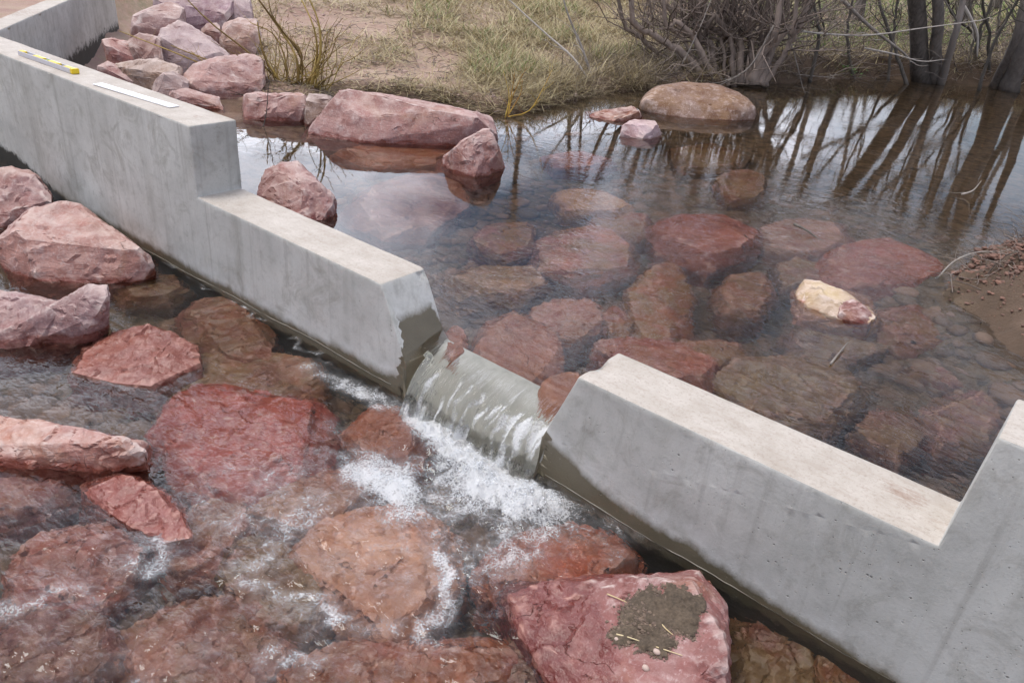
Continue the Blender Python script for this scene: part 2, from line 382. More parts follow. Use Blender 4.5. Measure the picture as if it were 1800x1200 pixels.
foot_dark = (-.02-.10*sstep(-.1, -1.6, x)+.30*sstep(-.7, -2.6, x))-z; foot_dark = np.where(y < .01, foot_dark, -1); foot_dark = np.where(x > .2, -z-.05, foot_dark)
w = mesh_obj('weir_wall', V, F, CONC, attrs={'wet': wet, 'stain': stain, 'foot_dark': foot_dark, 'scoured': scour})
tag(w, 'grey concrete weir wall with stepped top and a spilling notch in the middle', 'wall')
# thin form lip along the foot of the wall
mb = MB()
for a, b in ((-2.4, 1.44), (2.24, 4.6)):
    xs = np.arange(a, b, .03); mb.tube([(q, .0005, .012+.004*math.sin(q*9)+.02*math.sin(q*1.3)+RNG.normal()*.001) for q in xs], [.0018+.0016*abs(math.sin(q*31))*RNG.random() for q in xs], 5)
mb.build('form_lip', simple('lip concrete', (.20, .185, .15), .6), w)
# wing wall
L = 4.6; c0 = W0-WD*.3
poly = [c0, c0+WD*L, c0+WD*L+WN*.17, c0+WN*.17]
bm = bmesh.new(); fa = bm.faces.new([bm.verts.new((q[0], q[1], -.6)) for q in poly]); r = bmesh.ops.extrude_face_region(bm, geom=[fa])
for v in r['geom']:
    if isinstance(v, bmesh.types.BMVert): v.co.z = ZA+.004
bmesh.ops.recalc_face_normals(bm, faces=bm.faces[:]); bmesh.ops.bevel(bm, geom=bm.edges[:], offset=.012, segments=2, profile=.6, affect='EDGES'); refine(bm, .09)
V, Nn, F = bm_arrays(bm); bm.free(); V = V+Nn*(fbm(V, 6, 3)*.003)[:, None]
d = (V[:, 0]-W0[0])*WD[0]+(V[:, 1]-W0[1])*WD[1]
st = .42*sstep(ZA-.03, ZA, V[:, 2])+.25*(1-sstep(0, .5, np.abs(d-1.0)))
ww = mesh_obj('wing_wall', V, F, CONC, attrs={'wet': -np.ones(len(V)), 'stain': st, 'foot_dark': (.38-V[:, 2])*.5})
tag(ww, 'streaked concrete wing wall running back from the left corner beside soil', 'wall')

# ------------------------------------------------------------------ rocks
ROCKS = []
def rock_mesh(hulls, seed, rough=1.0, smooth=3, cuts=8, el=.02):
    smooth = 0 if smooth <= 3 else smooth; cuts = 15 if cuts == 8 else cuts
    rs = np.random.default_rng(seed); VV = []; FF = []; off = 0
    for pts in hulls:
        pts = np.array(pts); size = np.linalg.norm(pts.max(0)-pts.min(0))
        bm = bmesh.new()
        for p in pts: bm.verts.new(p)
        bmesh.ops.convex_hull(bm, input=bm.verts[:])
        bmesh.ops.delete(bm, geom=[v for v in bm.verts if not v.link_faces], context='VERTS')
        for _ in range(cuts):
            n = rs.normal(size=3); n[2] = abs(n[2])*.8; n /= np.linalg.norm(n)
            P = np.array([v.co[:] for v in bm.verts]); h = (P@n).max()-size*rs.uniform(.003, .030)
            geom = bm.verts[:]+bm.edges[:]+bm.faces[:]
            bmesh.ops.bisect_plane(bm, geom=geom, dist=1e-5, plane_co=n*h, plane_no=n, clear_outer=True)
            P = [v.co.copy() for v in bm.verts]; bm.free(); bm = bmesh.new()
            for p in P: bm.verts.new(p)
            bmesh.ops.convex_hull(bm, input=bm.verts[:]); bmesh.ops.delete(bm, geom=[v for v in bm.verts if not v.link_faces], context='VERTS')
        bmesh.ops.recalc_face_normals(bm, faces=bm.faces[:])
        refine(bm, el)
        V, Nn, F = bm_arrays(bm)
        E = np.array([(e.verts[0].index, e.verts[1].index) for e in bm.edges]); bm.free()
        deg = np.bincount(E.ravel(), minlength=len(V)).astype(float)
        for _ in range(smooth):
            S = np.zeros_like(V)
            np.add.at(S, E[:, 0], V[E[:, 1]]); np.add.at(S, E[:, 1], V[E[:, 0]]); V = .5*V+.5*S/deg[:, None]
        o = rs.uniform(0, 50, 3)
        a = min(size, .9)*rough
        disp = a*(.009*fbm(V+o, 3.2/size, 3)+.006*(fbm(V+o, 7.0/size, 3, True)-.5)+.005*fbm(V+o, 20/size, 3))
        ax = rs.normal(size=3); ax /= np.linalg.norm(ax)
        st = fbm(V+o, 2.5/size, 3)*1.1+(V@ax)/size*4; fr = st-np.floor(st); stp = np.floor(st)+sstep(.0, .22, fr)
        disp = disp+a*.012*(stp-st)
        st = fbm(V+o+9, 6/size, 3)*1.5; fr = st-np.floor(st); disp = disp+a*.012*(np.floor(st)+sstep(0, .15, fr)-st)
        V = V+Nn*disp[:, None]
        VV.append(V); FF += [tuple(i+off for i in f) for f in F]; off += len(V)
    return np.concatenate(VV), FF
def add_rock(hulls, label, cat, group, col, level, film=0, wet_off=0.02, name='boulder', seed=None, dust=1.0, **kw):
    allp = np.concatenate([np.array(h) for h in hulls]); D = max(1.2, fD(allp.mean(0)))
    size = np.linalg.norm(allp.max(0)-allp.min(0))
    el = max(.0075*D, size/60)
    V, F = rock_mesh(hulls, seed if seed is not None else len(ROCKS)+11, el=el, **kw)
    c = allp.mean(0); c[2] = allp[:, 2].min()
    o = mesh_obj(name, V-c, F, ROCK, attrs={'wet': V[:, 2]-level-wet_off, 'film': np.full(len(V), float(film))})
    o.data.set_sharp_from_angle(angle=.38); o.location = c; o.color = (*col, dust); tag(o, label, cat, group); ROCKS.append(o); return o
def emergent(label, group, level, anchor, pts, col, depth=.35, base=-.30, sub=None, hulls=None, grow=.12, **kw):
    D0 = fD(at_z(*anchor, level)); H = []
    for PT in (hulls or [pts]):
        P = []; wl = []
        for q in PT:
            if len(q) == 2: p = at_z(q[0], q[1], level); wl.append(p)
            elif len(q) == 4: p = at_z(q[0], q[1], level+q[2])
            else: p = at_D(q[0], q[1], D0+q[2])
            P.append(p)
        ctr = np.mean(P, 0); out = list(P)
        for p in P:
            d = p-CAM; d /= np.linalg.norm(d)
            k = min(depth/math.hypot(d[0], d[1]), max(0, (p[2]-(level+base))/max(-d[2], .05)))
            out.append(p+d*k*.999)
        for p in P:                        # buried foot, a little wider than what shows
            b = ctr+(p-ctr)*(1+grow); b[2] = level+base; 
            if p[2] < level+.05: out.append(b)
        if sub:
            for q in sub: out.append(at_sub(q[0], q[1], level, q[2]))
        H.append(out)
    return add_rock(H, label, 'boulder' if kw.get('name', 'boulder') == 'boulder' else 'rock', group, col, level, **kw)
def sunk(label, group, level, poly, depth, thick, col, grow=1.16, **kw):
    td, bd = depth, depth+thick
    P = [at_sub(x, y, level, depth+thick*.55) for x, y in poly]; c = np.mean(P, 0); grow = grow if level > .1 else 1.36; P = [c+(p-c)*np.array([grow, grow, 1]) for p in P]; out = []
    rs = np.random.default_rng(int(poly[0][0]*7+poly[0][1]))
    for p in P:
        out.append(p); q = c+(p-c)*rs.uniform(.70, .92); q[2] = level-td-rs.uniform(0, .3)*thick; out.append(q)
        q = c+(p-c)*1.0; q[2] = level-bd-.15; out.append(q)
    kw['film'] = min(1, kw.get('film', .6)+(.0 if level > .1 else .1)); col = tuple(min(.8, c_*f_) for c_, f_ in zip(col, (1.12, 1.14, 1.08) if level > .1 else (1.1, 1.1, 1.1)))
    return add_rock([out], label, 'boulder', group, col, level, wet_off=.05, **kw)
PINK = (.37, .195, .17); PURP = (.28, .165, .17); PALE = (.46, .35, .32); RED = (.36, .14, .10); BRN = (.30, .165, .09); ORG = (.40, .19, .09); TAN = (.42, .28, .19); OLV = (.21, .17, .085); YEL = (.55, .46, .28); DRK = (.20, .13, .10); RDB = (.33, .16, .14)
GB = 'riprap boulders on the left bank'; GU = 'boulders standing out of the upper pool'; GS = 'boulders under the upper pool'; GL_ = 'boulders standing out of the lower pool'; GD = 'boulders under the lower pool'
E = emergent
E('long pink wedge boulder lying along the far edge of the upper pool', GU, ZW, (700, 250), [(546, 226, 0), (545, 238), (640, 250), (760, 253), (835, 242), (868, 233), (570, 195, .05), (598, 160, .12), (612, 159, .18), (700, 173, .36), (780, 188, .36), (862, 205, .25), (868, 220, .12), (640, 182, .06), (733, 190, .08), (863, 214, .10)], PINK, depth=.35, smooth=2)
E('small pyramid shaped pink boulder in front of the long wedge boulder', GU, ZW, (830, 306), [(773, 288), (830, 310), (888, 290), (850, 229, .09), (860, 229, .12), (795, 265, .0), (873, 262, .08), (812, 250, .06)], PINK, depth=.18, grow=.25, smooth=2)
E('brownish pink boulder poking up right behind the concrete wall top', GU, ZW, (545, 375), [(457, 338, .12), (470, 302, .16), (497, 288, .2), (522, 288, .2), (552, 320, .08), (583, 345, .03), (587, 366), (565, 386), (530, 392), (455, 352, .05), (538, 340, -.02)], RDB, depth=.22, smooth=3)
E('pink boulder with a flat upright face below the yellow shrub', GU, ZW, (500, 211), [(432, 209), (500, 213), (535, 211), (430, 169, .02), (540, 171, .02), (450, 165, .15), (530, 167, .15)], PINK, depth=.25, smooth=2)
E('dark brown boulder squeezed beside the long pink wedge', GU, ZW, (556, 218), [(537, 179, 0), (545, 168, .1), (582, 170, .12), (578, 186, .03), (540, 222), (572, 212)], DRK, depth=.25)
E('rounded rusty brown boulder under the willow trunks', GU, ZW, (1230, 209), [(1129, 186), (1180, 204), (1250, 211), (1327, 206), (1128, 173, .15), (1150, 154, .35), (1200, 146, .55), (1260, 149, .55), (1310, 170, .35), (1326, 190, .15)], (.21, .115, .055), depth=.7, dust=.2, smooth=12, cuts=2, rough=.8, film=.2, wet_off=0)
E('small white topped rock breaking the far water surface', GU, ZW, (1125, 241), [(1095, 238), (1125, 243), (1160, 236), (1095, 222, 0), (1108, 212, .12), (1150, 214, .12), (1156, 222, .06)], (.55, .40, .41), depth=.2, wet_off=-.03)
E('low rusty rock barely above water before the grass bank', GU, ZW, (1085, 212), [(1030, 205), (1080, 213), (1128, 211), (1060, 196, .12), (1110, 189, .2), (1122, 197, .12)], (.30, .13, .08), depth=.3)
E('red rock with pale yellow side poking from the right of the pool', GU, ZW, (1500, 567), [(1415, 496, .055, 'z'), (1440, 498, .06, 'z'), (1535, 560), (1520, 568), (1495, 565), (1440, 518, .05, 'z'), (1475, 512, .05, 'z'), (1500, 540, .03, 'z')], (.52, .40, .23), depth=.12, dust=.9, sub=[(1392, 515, .06), (1395, 568, .12), (1470, 576, .10), (1530, 520, .10), (1545, 575, .12)], base=-.3, wet_off=.0, smooth=2)
yr = ROCKS[-1]
rt = E('tip', GU, ZW, (1500, 567), [(1478, 528, .042, 'z'), (1500, 527, .05, 'z'), (1520, 540, .045, 'z'), (1538, 561), (1522, 570), (1492, 566), (1476, 548, .03, 'z')], (.30, .12, .095), depth=.06, base=-.12, dust=.45, wet_off=.0, smooth=2)
for k_ in ('label', 'category', 'group'): del rt[k_]
rt.name = 'red_end'; rt.location = rt.location-yr.location; rt.parent = yr; ROCKS.remove(rt)
E('flat pink rock at the water edge among shrub stems', GB, ZW, (345, 189), [(298, 163, 0), (330, 157, .12), (385, 173, .06), (390, 190, 0), (345, 192, 0), (300, 172, 0)], PINK, depth=.2)
E('broad pinkish boulder behind the yellow shrub stems', GB, .27, (400, 168), [(318, 140, 0), (340, 115, .1), (380, 103, .2), (440, 98, .25), (462, 108, .2), (464, 150, .05), (400, 169, 0), (345, 157, -.02)], (.42, .24, .21), depth=.35, wet_off=-.1)
E('pale pink block tucked left of the broad pinkish boulder', GB, .31, (300, 163), [(268, 150, 0), (285, 130, .05), (305, 127, .1), (330, 140, .1), (322, 166, 0), (290, 164, 0)], PALE, depth=.2, wet_off=-.2)
E('flat tan slab lying under the whitish angular boulder', GB, .40, (260, 131), [(205, 114, .05), (240, 108, .12), (275, 106, .15), (318, 120, .1), (305, 134, 0), (240, 131, 0), (225, 123, 0)], (.43, .33, .25), depth=.2, wet_off=-.2)
E('reddish rock peeking over the wall right of the yellow level', GB, .34, (210, 141), [(172, 119, 0), (190, 109, .1), (215, 120, .1), (236, 141, .05), (225, 148, 0), (190, 141, 0)], (.40, .21, .19), depth=.2, wet_off=-.2)
E('pinkish red angular block against the wing wall foot', GB, .40, (225, 111), [(182, 72, 0), (200, 68, .1), (225, 72, .15), (258, 98, .08), (264, 104, .05), (200, 112, 0), (195, 95, -.02)], (.43, .20, .17), depth=.25, wet_off=-.2, smooth=2)
E('brown block behind the pinkish red angular block', GB, .46, (255, 103), [(224, 74, .05), (245, 60, .12), (280, 67, .12), (284, 100, 0), (255, 105, 0)], (.31, .18, .15), depth=.25, wet_off=-.2)
E('large whitish angular boulder in the middle of the riprap', GB, .42, (330, 110), [(277, 108, 0), (280, 64, .05), (285, 52, .1), (315, 40, .24), (345, 48, .25), (378, 72, .2), (402, 98, .1), (365, 104, .02), (320, 113, -.02), (322, 90, .0)], (.50, .39, .39), depth=.3, wet_off=-.2, smooth=2)
E('small reddish wedge between the big boulders', GB, .58, (375, 63), [(355, 52, .02), (365, 43, .06), (385, 42, .06), (389, 58, 0), (378, 66, 0)], (.36, .20, .18), depth=.12, wet_off=-.3)
E('dusky pink boulder topmost beside the wing wall', GB, .58, (270, 63), [(233, 45, 0), (238, 22, .05), (300, 5, .22), (322, 16, .15), (324, 40, 0), (280, 52, -.02), (250, 66, 0), (231, 63, 0)], (.37, .23, .20), depth=.35, wet_off=-.3, smooth=2)
E('big purple grey boulder cut by the top of the picture', GB, .62, (340, 42), [(262, -25, .2), (400, -45, .5), (418, -10, .3), (408, 24, .05), (350, 46, 0), (318, 34, 0), (262, 2, .05)], (.33, .21, .24), depth=.5, wet_off=-.3, smooth=2)
E('pinkish white upright rock at the right end of the riprap', GB, .68, (422, 35), [(402, 34, 0), (405, 5, .05), (420, -6, .1), (440, 0, .1), (443, 31, 0), (425, 36, 0)], (.48, .36, .36), depth=.25, wet_off=-.3)
E('tan pink boulder half buried in soil behind shrub', GB, .50, (410, 82), [(384, 76, 0), (395, 42, .1), (420, 33, .2), (450, 36, .2), (457, 62, .05), (430, 84, 0), (400, 82, 0)], (.42, .28, .23), depth=.3, wet_off=-.3)
# lower pool, standing out
E('brown red boulder at the left edge under the tall wall', GL_, 0, (40, 392), [(-60, 310, .1), (0, 299, .15), (20, 297, .2), (60, 310, .15), (87, 345, .08), (89, 358, .05), (80, 368), (0, 397), (-60, 405)], RDB, depth=.3)
E('large flat topped pink boulder under the tall left wall', GL_, 0, (120, 495), [(-15, 425, .02), (0, 400, .1), (40, 373, .28), (110, 358, .4), (140, 362, .4), (220, 420, .2), (262, 452, .1), (147, 446, .05), (200, 427, .14), (20, 455, .0), (45, 487), (120, 498), (200, 486), (264, 464)], (.39, .20, .165), depth=.3, smooth=2)
E('crescent shaped purple pink boulder at the left edge', GL_, 0, (90, 600), None, (.34, .20, .19), depth=.14, smooth=2, cuts=3, wet_off=.045, hulls=[[(-60, 512, .12), (0, 514, .13), (40, 527, .12), (80, 534, .10), (110, 536, .07), (-60, 615), (0, 612), (60, 606), (120, 592), (-60, 580, .01), (60, 580, .0)], [(75, 545, .05), (110, 533, .07), (133, 522, .08), (157, 506, .10), (185, 506, .10), (187, 520, .06), (168, 555, .02), (60, 600), (110, 592), (150, 578), (165, 568)]])
E('low wet pink rock washed over left of the submerged slabs', GL_, 0, (240, 675), [(130, 655), (200, 673), (270, 680), (350, 648), (240, 577, .05, 'z'), (262, 573, .055, 'z'), (300, 590, .05, 'z'), (342, 612, .03, 'z'), (150, 622, .01, 'z'), (205, 588, .03, 'z')], (.40, .22, .18), depth=.1, wet_off=.12, cuts=3)
E('long red rock with white veined top at the left edge', GL_, 0, (120, 822), [(-40, 812), (0, 815), (100, 824), (250, 803), (262, 785), (-40, 738, .16), (0, 737, .16), (80, 745, .14), (130, 762, .08), (240, 777, .02), (0, 785, .02), (110, 795, .02)], (.42, .20, .16), depth=.1, wet_off=.025, smooth=2)
E('tilted pink slab with ripples running over it', GL_, 0, (250, 930), [(148, 866), (200, 905), (290, 955), (335, 945), (215, 836, .03, 'z'), (158, 858, .02, 'z'), (290, 868, .035, 'z'), (325, 905, .02, 'z')], (.42, .20, .17), depth=.1, wet_off=.10, base=-.25, cuts=3)
BIG = E('big pink slab with a patch of soil on its corner', GL_, 0, (1100, 1210), [(905, 1060), (960, 1165), (1010, 1240), (1215, 1022, .19, 'z'), (1262, 1105, .20, 'z'), (1276, 1148, .18, 'z'), (1274, 1240, .10, 'z'), (1130, 1290, .10, 'z'), (1055, 1050, .09, 'z'), (1000, 1150, .05, 'z'), (930, 1050, .02, 'z'), (885, 1035, -.01, 'z'), (900, 1090, .0, 'z'), (940, 1180, .0, 'z'), (1120, 1020, .10, 'z'), (1228, 1008, .11, 'z'), (1075, 1030, .05, 'z'), (1272, 1062, .10, 'z')], (.27, .10, .09), depth=.08, dust=.3, wet_off=.10, base=-.35, cuts=12, smooth=2, rough=.9, grow=.05)
# under the upper pool
S = sunk
S('yellowish white sunken stone in rippled water past the notch', GS, ZW, [(975, 345), (1010, 335), (1070, 345), (1105, 365), (1080, 378), (1000, 372)], .06, .2, YEL, film=.15)
S('pinkish sunken boulder in the middle of the pool', GS, ZW, [(940, 440), (985, 412), (1060, 410), (1112, 440), (1100, 480), (1020, 495), (950, 475)], .10, .25, (.50, .30, .25))
S('reddest large sunken boulder in the middle of the upper pool', GS, ZW, [(1140, 405), (1190, 385), (1270, 385), (1335, 415), (1310, 445), (1240, 470), (1170, 440)], .03, .3, RED, film=.1)
S('grey pink sunken slab right of the red boulder', GS, ZW, [(1335, 405), (1400, 390), (1470, 395), (1495, 430), (1430, 455), (1360, 440)], .08, .22, (.42, .33, .30), film=.3)
S('wide dull red sunken boulder beside the soil heap', GS, ZW, [(1445, 465), (1490, 435), (1560, 428), (1620, 455), (1655, 478), (1600, 510), (1510, 518), (1455, 495)], .02, .28, (.40, .17, .13), film=.2)
S('orange brown tall sunken boulder in mid pool', GS, ZW, [(1105, 520), (1135, 480), (1180, 470), (1212, 520), (1205, 580), (1160, 605), (1115, 590)], .10, .25, ORG, film=.7)
S('small brown sunken boulder beside the orange brown one', GS, ZW, [(1258, 520), (1285, 490), (1335, 488), (1362, 520), (1330, 558), (1275, 562)], .12, .22, BRN)
S('smooth tan pink sunken boulder just behind the notch', GS, ZW, [(815, 650), (850, 580), (905, 555), (975, 590), (985, 660), (940, 708), (870, 690)], .075, .25, (.44, .25, .17), film=.2, smooth=6, rough=.6)
S('tan sunken cobble at the right side of the notch', GS, ZW, [(940, 690), (965, 668), (1015, 668), (1020, 710), (990, 735), (955, 722)], .045, .2, (.48, .30, .19), film=.1, smooth=6, rough=.6)
S('rust orange sunken stone at the left side of the notch', GS, ZW, [(785, 590), (800, 575), (822, 590), (820, 625), (795, 640), (783, 625)], .06, .2, (.40, .16, .05), film=.2)
S('red pink sunken boulder behind the right notch corner', GS, ZW, [(1050, 620), (1090, 605), (1180, 610), (1250, 650), (1230, 700), (1130, 680)], .08, .25, (.42, .20, .16), film=.3)
S('large olive grey sunken boulder along the right wall', GS, ZW, [(1240, 690), (1290, 655), (1380, 645), (1480, 655), (1510, 700), (1450, 760), (1330, 750)], .12, .25, OLV)
S('dark grey sunken boulder below the red and yellow rock', GS, ZW, [(1385, 600), (1430, 580), (1530, 585), (1560, 620), (1480, 650), (1400, 640)], .16, .25, (.17, .14, .12))
S('huge pale sunken boulder in the still mirror water', GS, ZW, [(610, 380), (650, 335), (730, 305), (800, 320), (810, 370), (750, 410), (660, 415)], .16, .2, (.36, .24, .20), film=.2)
S('orange sunken ledge below the long pink wedge', GS, ZW, [(600, 270), (650, 255), (760, 258), (800, 270), (760, 290), (660, 295)], .08, .25, ORG, film=.2)
S('yellow olive sunken boulder near the wall end', GS, ZW, [(790, 500), (830, 475), (930, 480), (955, 510), (900, 535), (820, 530)], .14, .22, (.40, .33, .18))
S('pale pink sunken boulder left of the orange brown one', GS, ZW, [(935, 560), (970, 535), (1050, 540), (1065, 580), (1010, 605), (950, 595)], .13, .22, (.46, .28, .24), film=.3)
S('narrow red sunken stone between pale and orange boulders', GS, ZW, [(1058, 560), (1080, 540), (1108, 575), (1105, 608), (1075, 600)], .10, .22, RED)
S('brown sunken boulder under the willow reflection', GS, ZW, [(1255, 320), (1300, 300), (1340, 315), (1335, 350), (1280, 355)], .12, .25, BRN)
S('dark olive sunken boulder below the rusty round boulder', GS, ZW, [(1180, 265), (1250, 255), (1310, 275), (1290, 300), (1200, 300)], .12, .25, OLV)
S('brown sunken boulder below the small brown one', GS, ZW, [(1160, 625), (1200, 605), (1290, 605), (1310, 640), (1250, 660), (1180, 655)], .16, .22, BRN)
S('purple grey sunken boulder by the right wall step', GS, ZW, [(1620, 740), (1660, 700), (1740, 690), (1780, 720), (1740, 790), (1650, 800)], .14, .25, (.26, .17, .18))
S('small purple grey sunken stone near the right edge', GS, ZW, [(1590, 660), (1630, 640), (1720, 650), (1740, 680), (1660, 695)], .16, .2, (.24, .16, .17))
S('pink brown sunken slab under the bright ripples', GS, ZW, [(830, 430), (860, 400), (930, 400), (940, 440), (880, 460)], .15, .2, (.38, .25, .20))
S('mauve sunken slab in front of the pyramid boulder', GS, ZW, [(960, 275), (1020, 268), (1075, 285), (1040, 300), (980, 295)], .05, .25, (.46, .27, .25), film=.1)
S('reddish sunken boulder left of the red pool boulder', GS, ZW, [(1040, 385), (1080, 370), (1140, 385), (1135, 420), (1070, 425)], .13, .22, RDB)
S('brown sunken slab right of the yellow sided rock', GS, ZW, [(1540, 560), (1600, 545), (1690, 570), (1680, 610), (1590, 620), (1545, 600)], .09, .25, (.30, .17, .13))
S('brown grey sunken boulder left of the red and yellow rock', GS, ZW, [(1360, 470), (1400, 455), (1450, 470), (1440, 500), (1380, 510)], .12, .22, (.28, .20, .15))
S('dusky brown sunken boulder behind the right wall top', GS, ZW, [(1500, 770), (1530, 735), (1600, 735), (1630, 780), (1570, 820)], .18, .22, (.22, .14, .10))
# under the lower pool
S('brown sunken boulder against the wall base', GD, 0, [(328, 570), (360, 547), (420, 548), (470, 600), (465, 640), (400, 645), (350, 620)], .03, .25, (.34, .18, .12), film=.35)
S('olive sunken boulder next to the large flat topped boulder', GD, 0, [(208, 505), (240, 488), (300, 495), (322, 515), (290, 532), (230, 530)], .05, .22, (.22, .16, .08))
S('olive brown sunken slab in the flow below the wall', GD, 0, [(290, 690), (340, 650), (450, 640), (540, 655), (535, 700), (440, 735), (330, 730)], .06, .25, (.32, .20, .12), film=.5)
S('bright red sunken slab in the left rapids', GD, 0, [(300, 770), (340, 715), (430, 700), (550, 730), (555, 790), (500, 860), (400, 880), (320, 830)], .025, .25, (.52, .15, .12), film=.0)
S('purple sunken boulder at the left edge', GD, 0, [(-60, 840), (0, 828), (80, 840), (115, 880), (60, 915), (-60, 910)], .05, .25, (.42, .25, .25), film=.1)
S('pink sunken slab in the lower left rapids', GD, 0, [(40, 1020), (100, 970), (180, 950), (230, 990), (200, 1060), (130, 1100), (60, 1080)], .03, .25, (.50, .25, .21), film=.1)
S('large tan and pink sunken slab below the waterfall foam', GD, 0, [(545, 990), (590, 935), (700, 915), (775, 950), (770, 1030), (680, 1125), (600, 1060)], .02, .25, (.78, .55, .38), film=.0, dust=0)
S('orange red sunken slab behind the big pink slab', GD, 0, [(872, 1000), (920, 965), (1000, 938), (1065, 960), (1095, 1005), (1040, 1050), (940, 1060), (890, 1040)], .015, .25, (.50, .17, .07), film=.1)
S('brown sunken boulder right of the big pink slab', GD, 0, [(1280, 1110), (1340, 1095), (1390, 1140), (1412, 1190), (1380, 1240), (1285, 1240)], .10, .25, (.22, .12, .06))
S('brown sunken boulder at the foot of the right wall', GD, 0, [(1420, 1190), (1470, 1155), (1530, 1180), (1545, 1230), (1440, 1250)], .10, .25, (.25, .14, .07))
S('orange sunken slab cut by the bottom edge', GD, 0, [(540, 1190), (620, 1160), (760, 1152), (890, 1160), (890, 1240), (540, 1250)], .03, .25, (.48, .20, .11), film=.2)
S('grey brown sunken stone by the big slab corner', GD, 0, [(882, 1150), (925, 1130), (970, 1160), (985, 1220), (900, 1230)], .02, .25, (.27, .20, .16), film=.4)
S('orange sunken stone left of the waterfall', GD, 0, [(620, 770), (660, 735), (725, 735), (750, 770), (730, 805), (660, 810)], .02, .22, (.48, .23, .14), film=.0)
S('brown sunken slab near the bottom left', GD, 0, [(250, 1130), (330, 1085), (440, 1080), (500, 1130), (460, 1220), (280, 1230)], .04, .25, (.36, .20, .13), film=.4)
S('olive brown sunken slab left of the tan slab', GD, 0, [(400, 1010), (450, 975), (530, 990), (570, 1060), (520, 1130), (430, 1090)], .05, .25, (.27, .19, .11), film=.5)
S('tan brown sunken slab in the middle of the rapids', GD, 0, [(460, 920), (500, 870), (600, 850), (640, 890), (560, 950)], .03, .25, (.46, .29, .19), film=.2)
S('purple brown sunken slab in the lower left corner', GD, 0, [(-40, 1140), (60, 1110), (180, 1120), (210, 1180), (120, 1240), (-40, 1240)], .05, .25, (.32, .19, .18), film=.2)
S('dull pink sunken slab between tilted slab and foam', GD, 0, [(310, 960), (350, 905), (420, 900), (430, 960), (380, 1010), (320, 1010)], .05, .25, (.40, .24, .20), film=.3)

# ------------------------------------------------------------------ water
def water_material(name, absorb, dens, foam=False, fall=False, BD=.007, S1=8, S2=26):
    k = N(name); p = k.pos()
    rip = k.attr('ripple').outputs['Fac']
    a = k.noise(k.n('Mapping', {'Vector': p, 'Rotation': (0, 0, .55), 'Scale': (1, 1.7, 1)}).outputs[0], S1, 2, .5, .4)
    b = k.noise(k.n('Mapping', {'Vector': p, 'Rotation': (0, 0, .2), 'Scale': (1, 1.6, 1)}).outputs[0], S2, 2, .5, .4)
    h = k.math('ADD', k.math('MULTIPLY', a, 1.0), k.math('MULTIPLY', b, .42))
    nb = k.n('Bump', {'Height': k.math('MULTIPLY', h, rip), 'Strength': 1.0, 'Distance': BD}).outputs[0]
    if fall:
        st = k.noise(k.scalev(k.attr('fallv').outputs['Vector'], 1, 1, 1), 1, 4, .6, .3)
        nb = k.n('Bump', {'Height': k.math('MULTIPLY', st, k.attr('sheet').outputs['Fac']), 'Strength': 1.0, 'Distance': .05, 'Normal': nb}).outputs[0]
    gl = k.n('BsdfGlass', {'Color': (.97, .98, .97, 1), 'Roughness': 0.0, 'IOR': 1.33, 'Normal': nb}).outputs[0]
    surf = gl
    if foam or fall:
        fa = k.attr('foam').outputs['Fac']
        lace = k.voro(k.n('VectorMath', {0: p, 1: k.n('VectorMath', {0: k.n('TexNoise', {'Vector': p, 'Scale': 30, 'Detail': 2}).outputs[1], 3: .02}, operation='SCALE').outputs[0]}, operation='ADD').outputs[0], 70, 'DISTANCE_TO_EDGE')
        lace2 = k.voro(p, 150, 'DISTANCE_TO_EDGE')
        n = k.noise(p, 16, 6, .75, .8); n2 = k.noise(k.scalev(p, 1, 1, 1), 60, 5, .75)
        v = k.math('ADD', fa, k.math('ADD', k.math('MULTIPLY', k.math('SUBTRACT', n, .5), 1.35), k.math('MULTIPLY', k.math('SUBTRACT', n2, .5), .55)))
        v = k.math('SUBTRACT', v, k.math('MULTIPLY', k.math('MINIMUM', lace, .25), .7)); v = k.math('SUBTRACT', v, k.math('MULTIPLY', k.math('MINIMUM', lace2, .2), .4))
        m = k.math('MULTIPLY', k.rng(v, .22, .74), k.rng(fa, .08, .3))
        m = k.math('MAXIMUM', k.math('MULTIPLY', m, .76), k.math('MULTIPLY', k.math('MULTIPLY', k.math('POWER', fa, 1.8), k.rng(n, .30, .62)), .85))
        cell = k.voro(p, 130)
        fb = k.bump(cell, .6, .004)
        fm = k.pbsdf((.84, .85, .86), .45, fb)
        tr = k.n('BsdfTranslucent', {'Color': (.8, .82, .84, 1)}).outputs[0]
        fmx = k.n('MixShader', {0: .25, 1: fm, 2: tr}).outputs[0]
        surf = k.n('MixShader', {0: m, 1: gl, 2: fmx}).outputs[0]
    vol = k.n('VolumeAbsorption', {'Color': (*absorb, 1), 'Density': dens}).outputs[0]
    return k.done(surf, vol)
WU = water_material('pool water', (.66, .52, .30), 1.0, fall=True, BD=.0055)
WL = water_material('stream water', (.74, .62, .42), 1.0, foam=True, BD=.010, S1=13, S2=34)

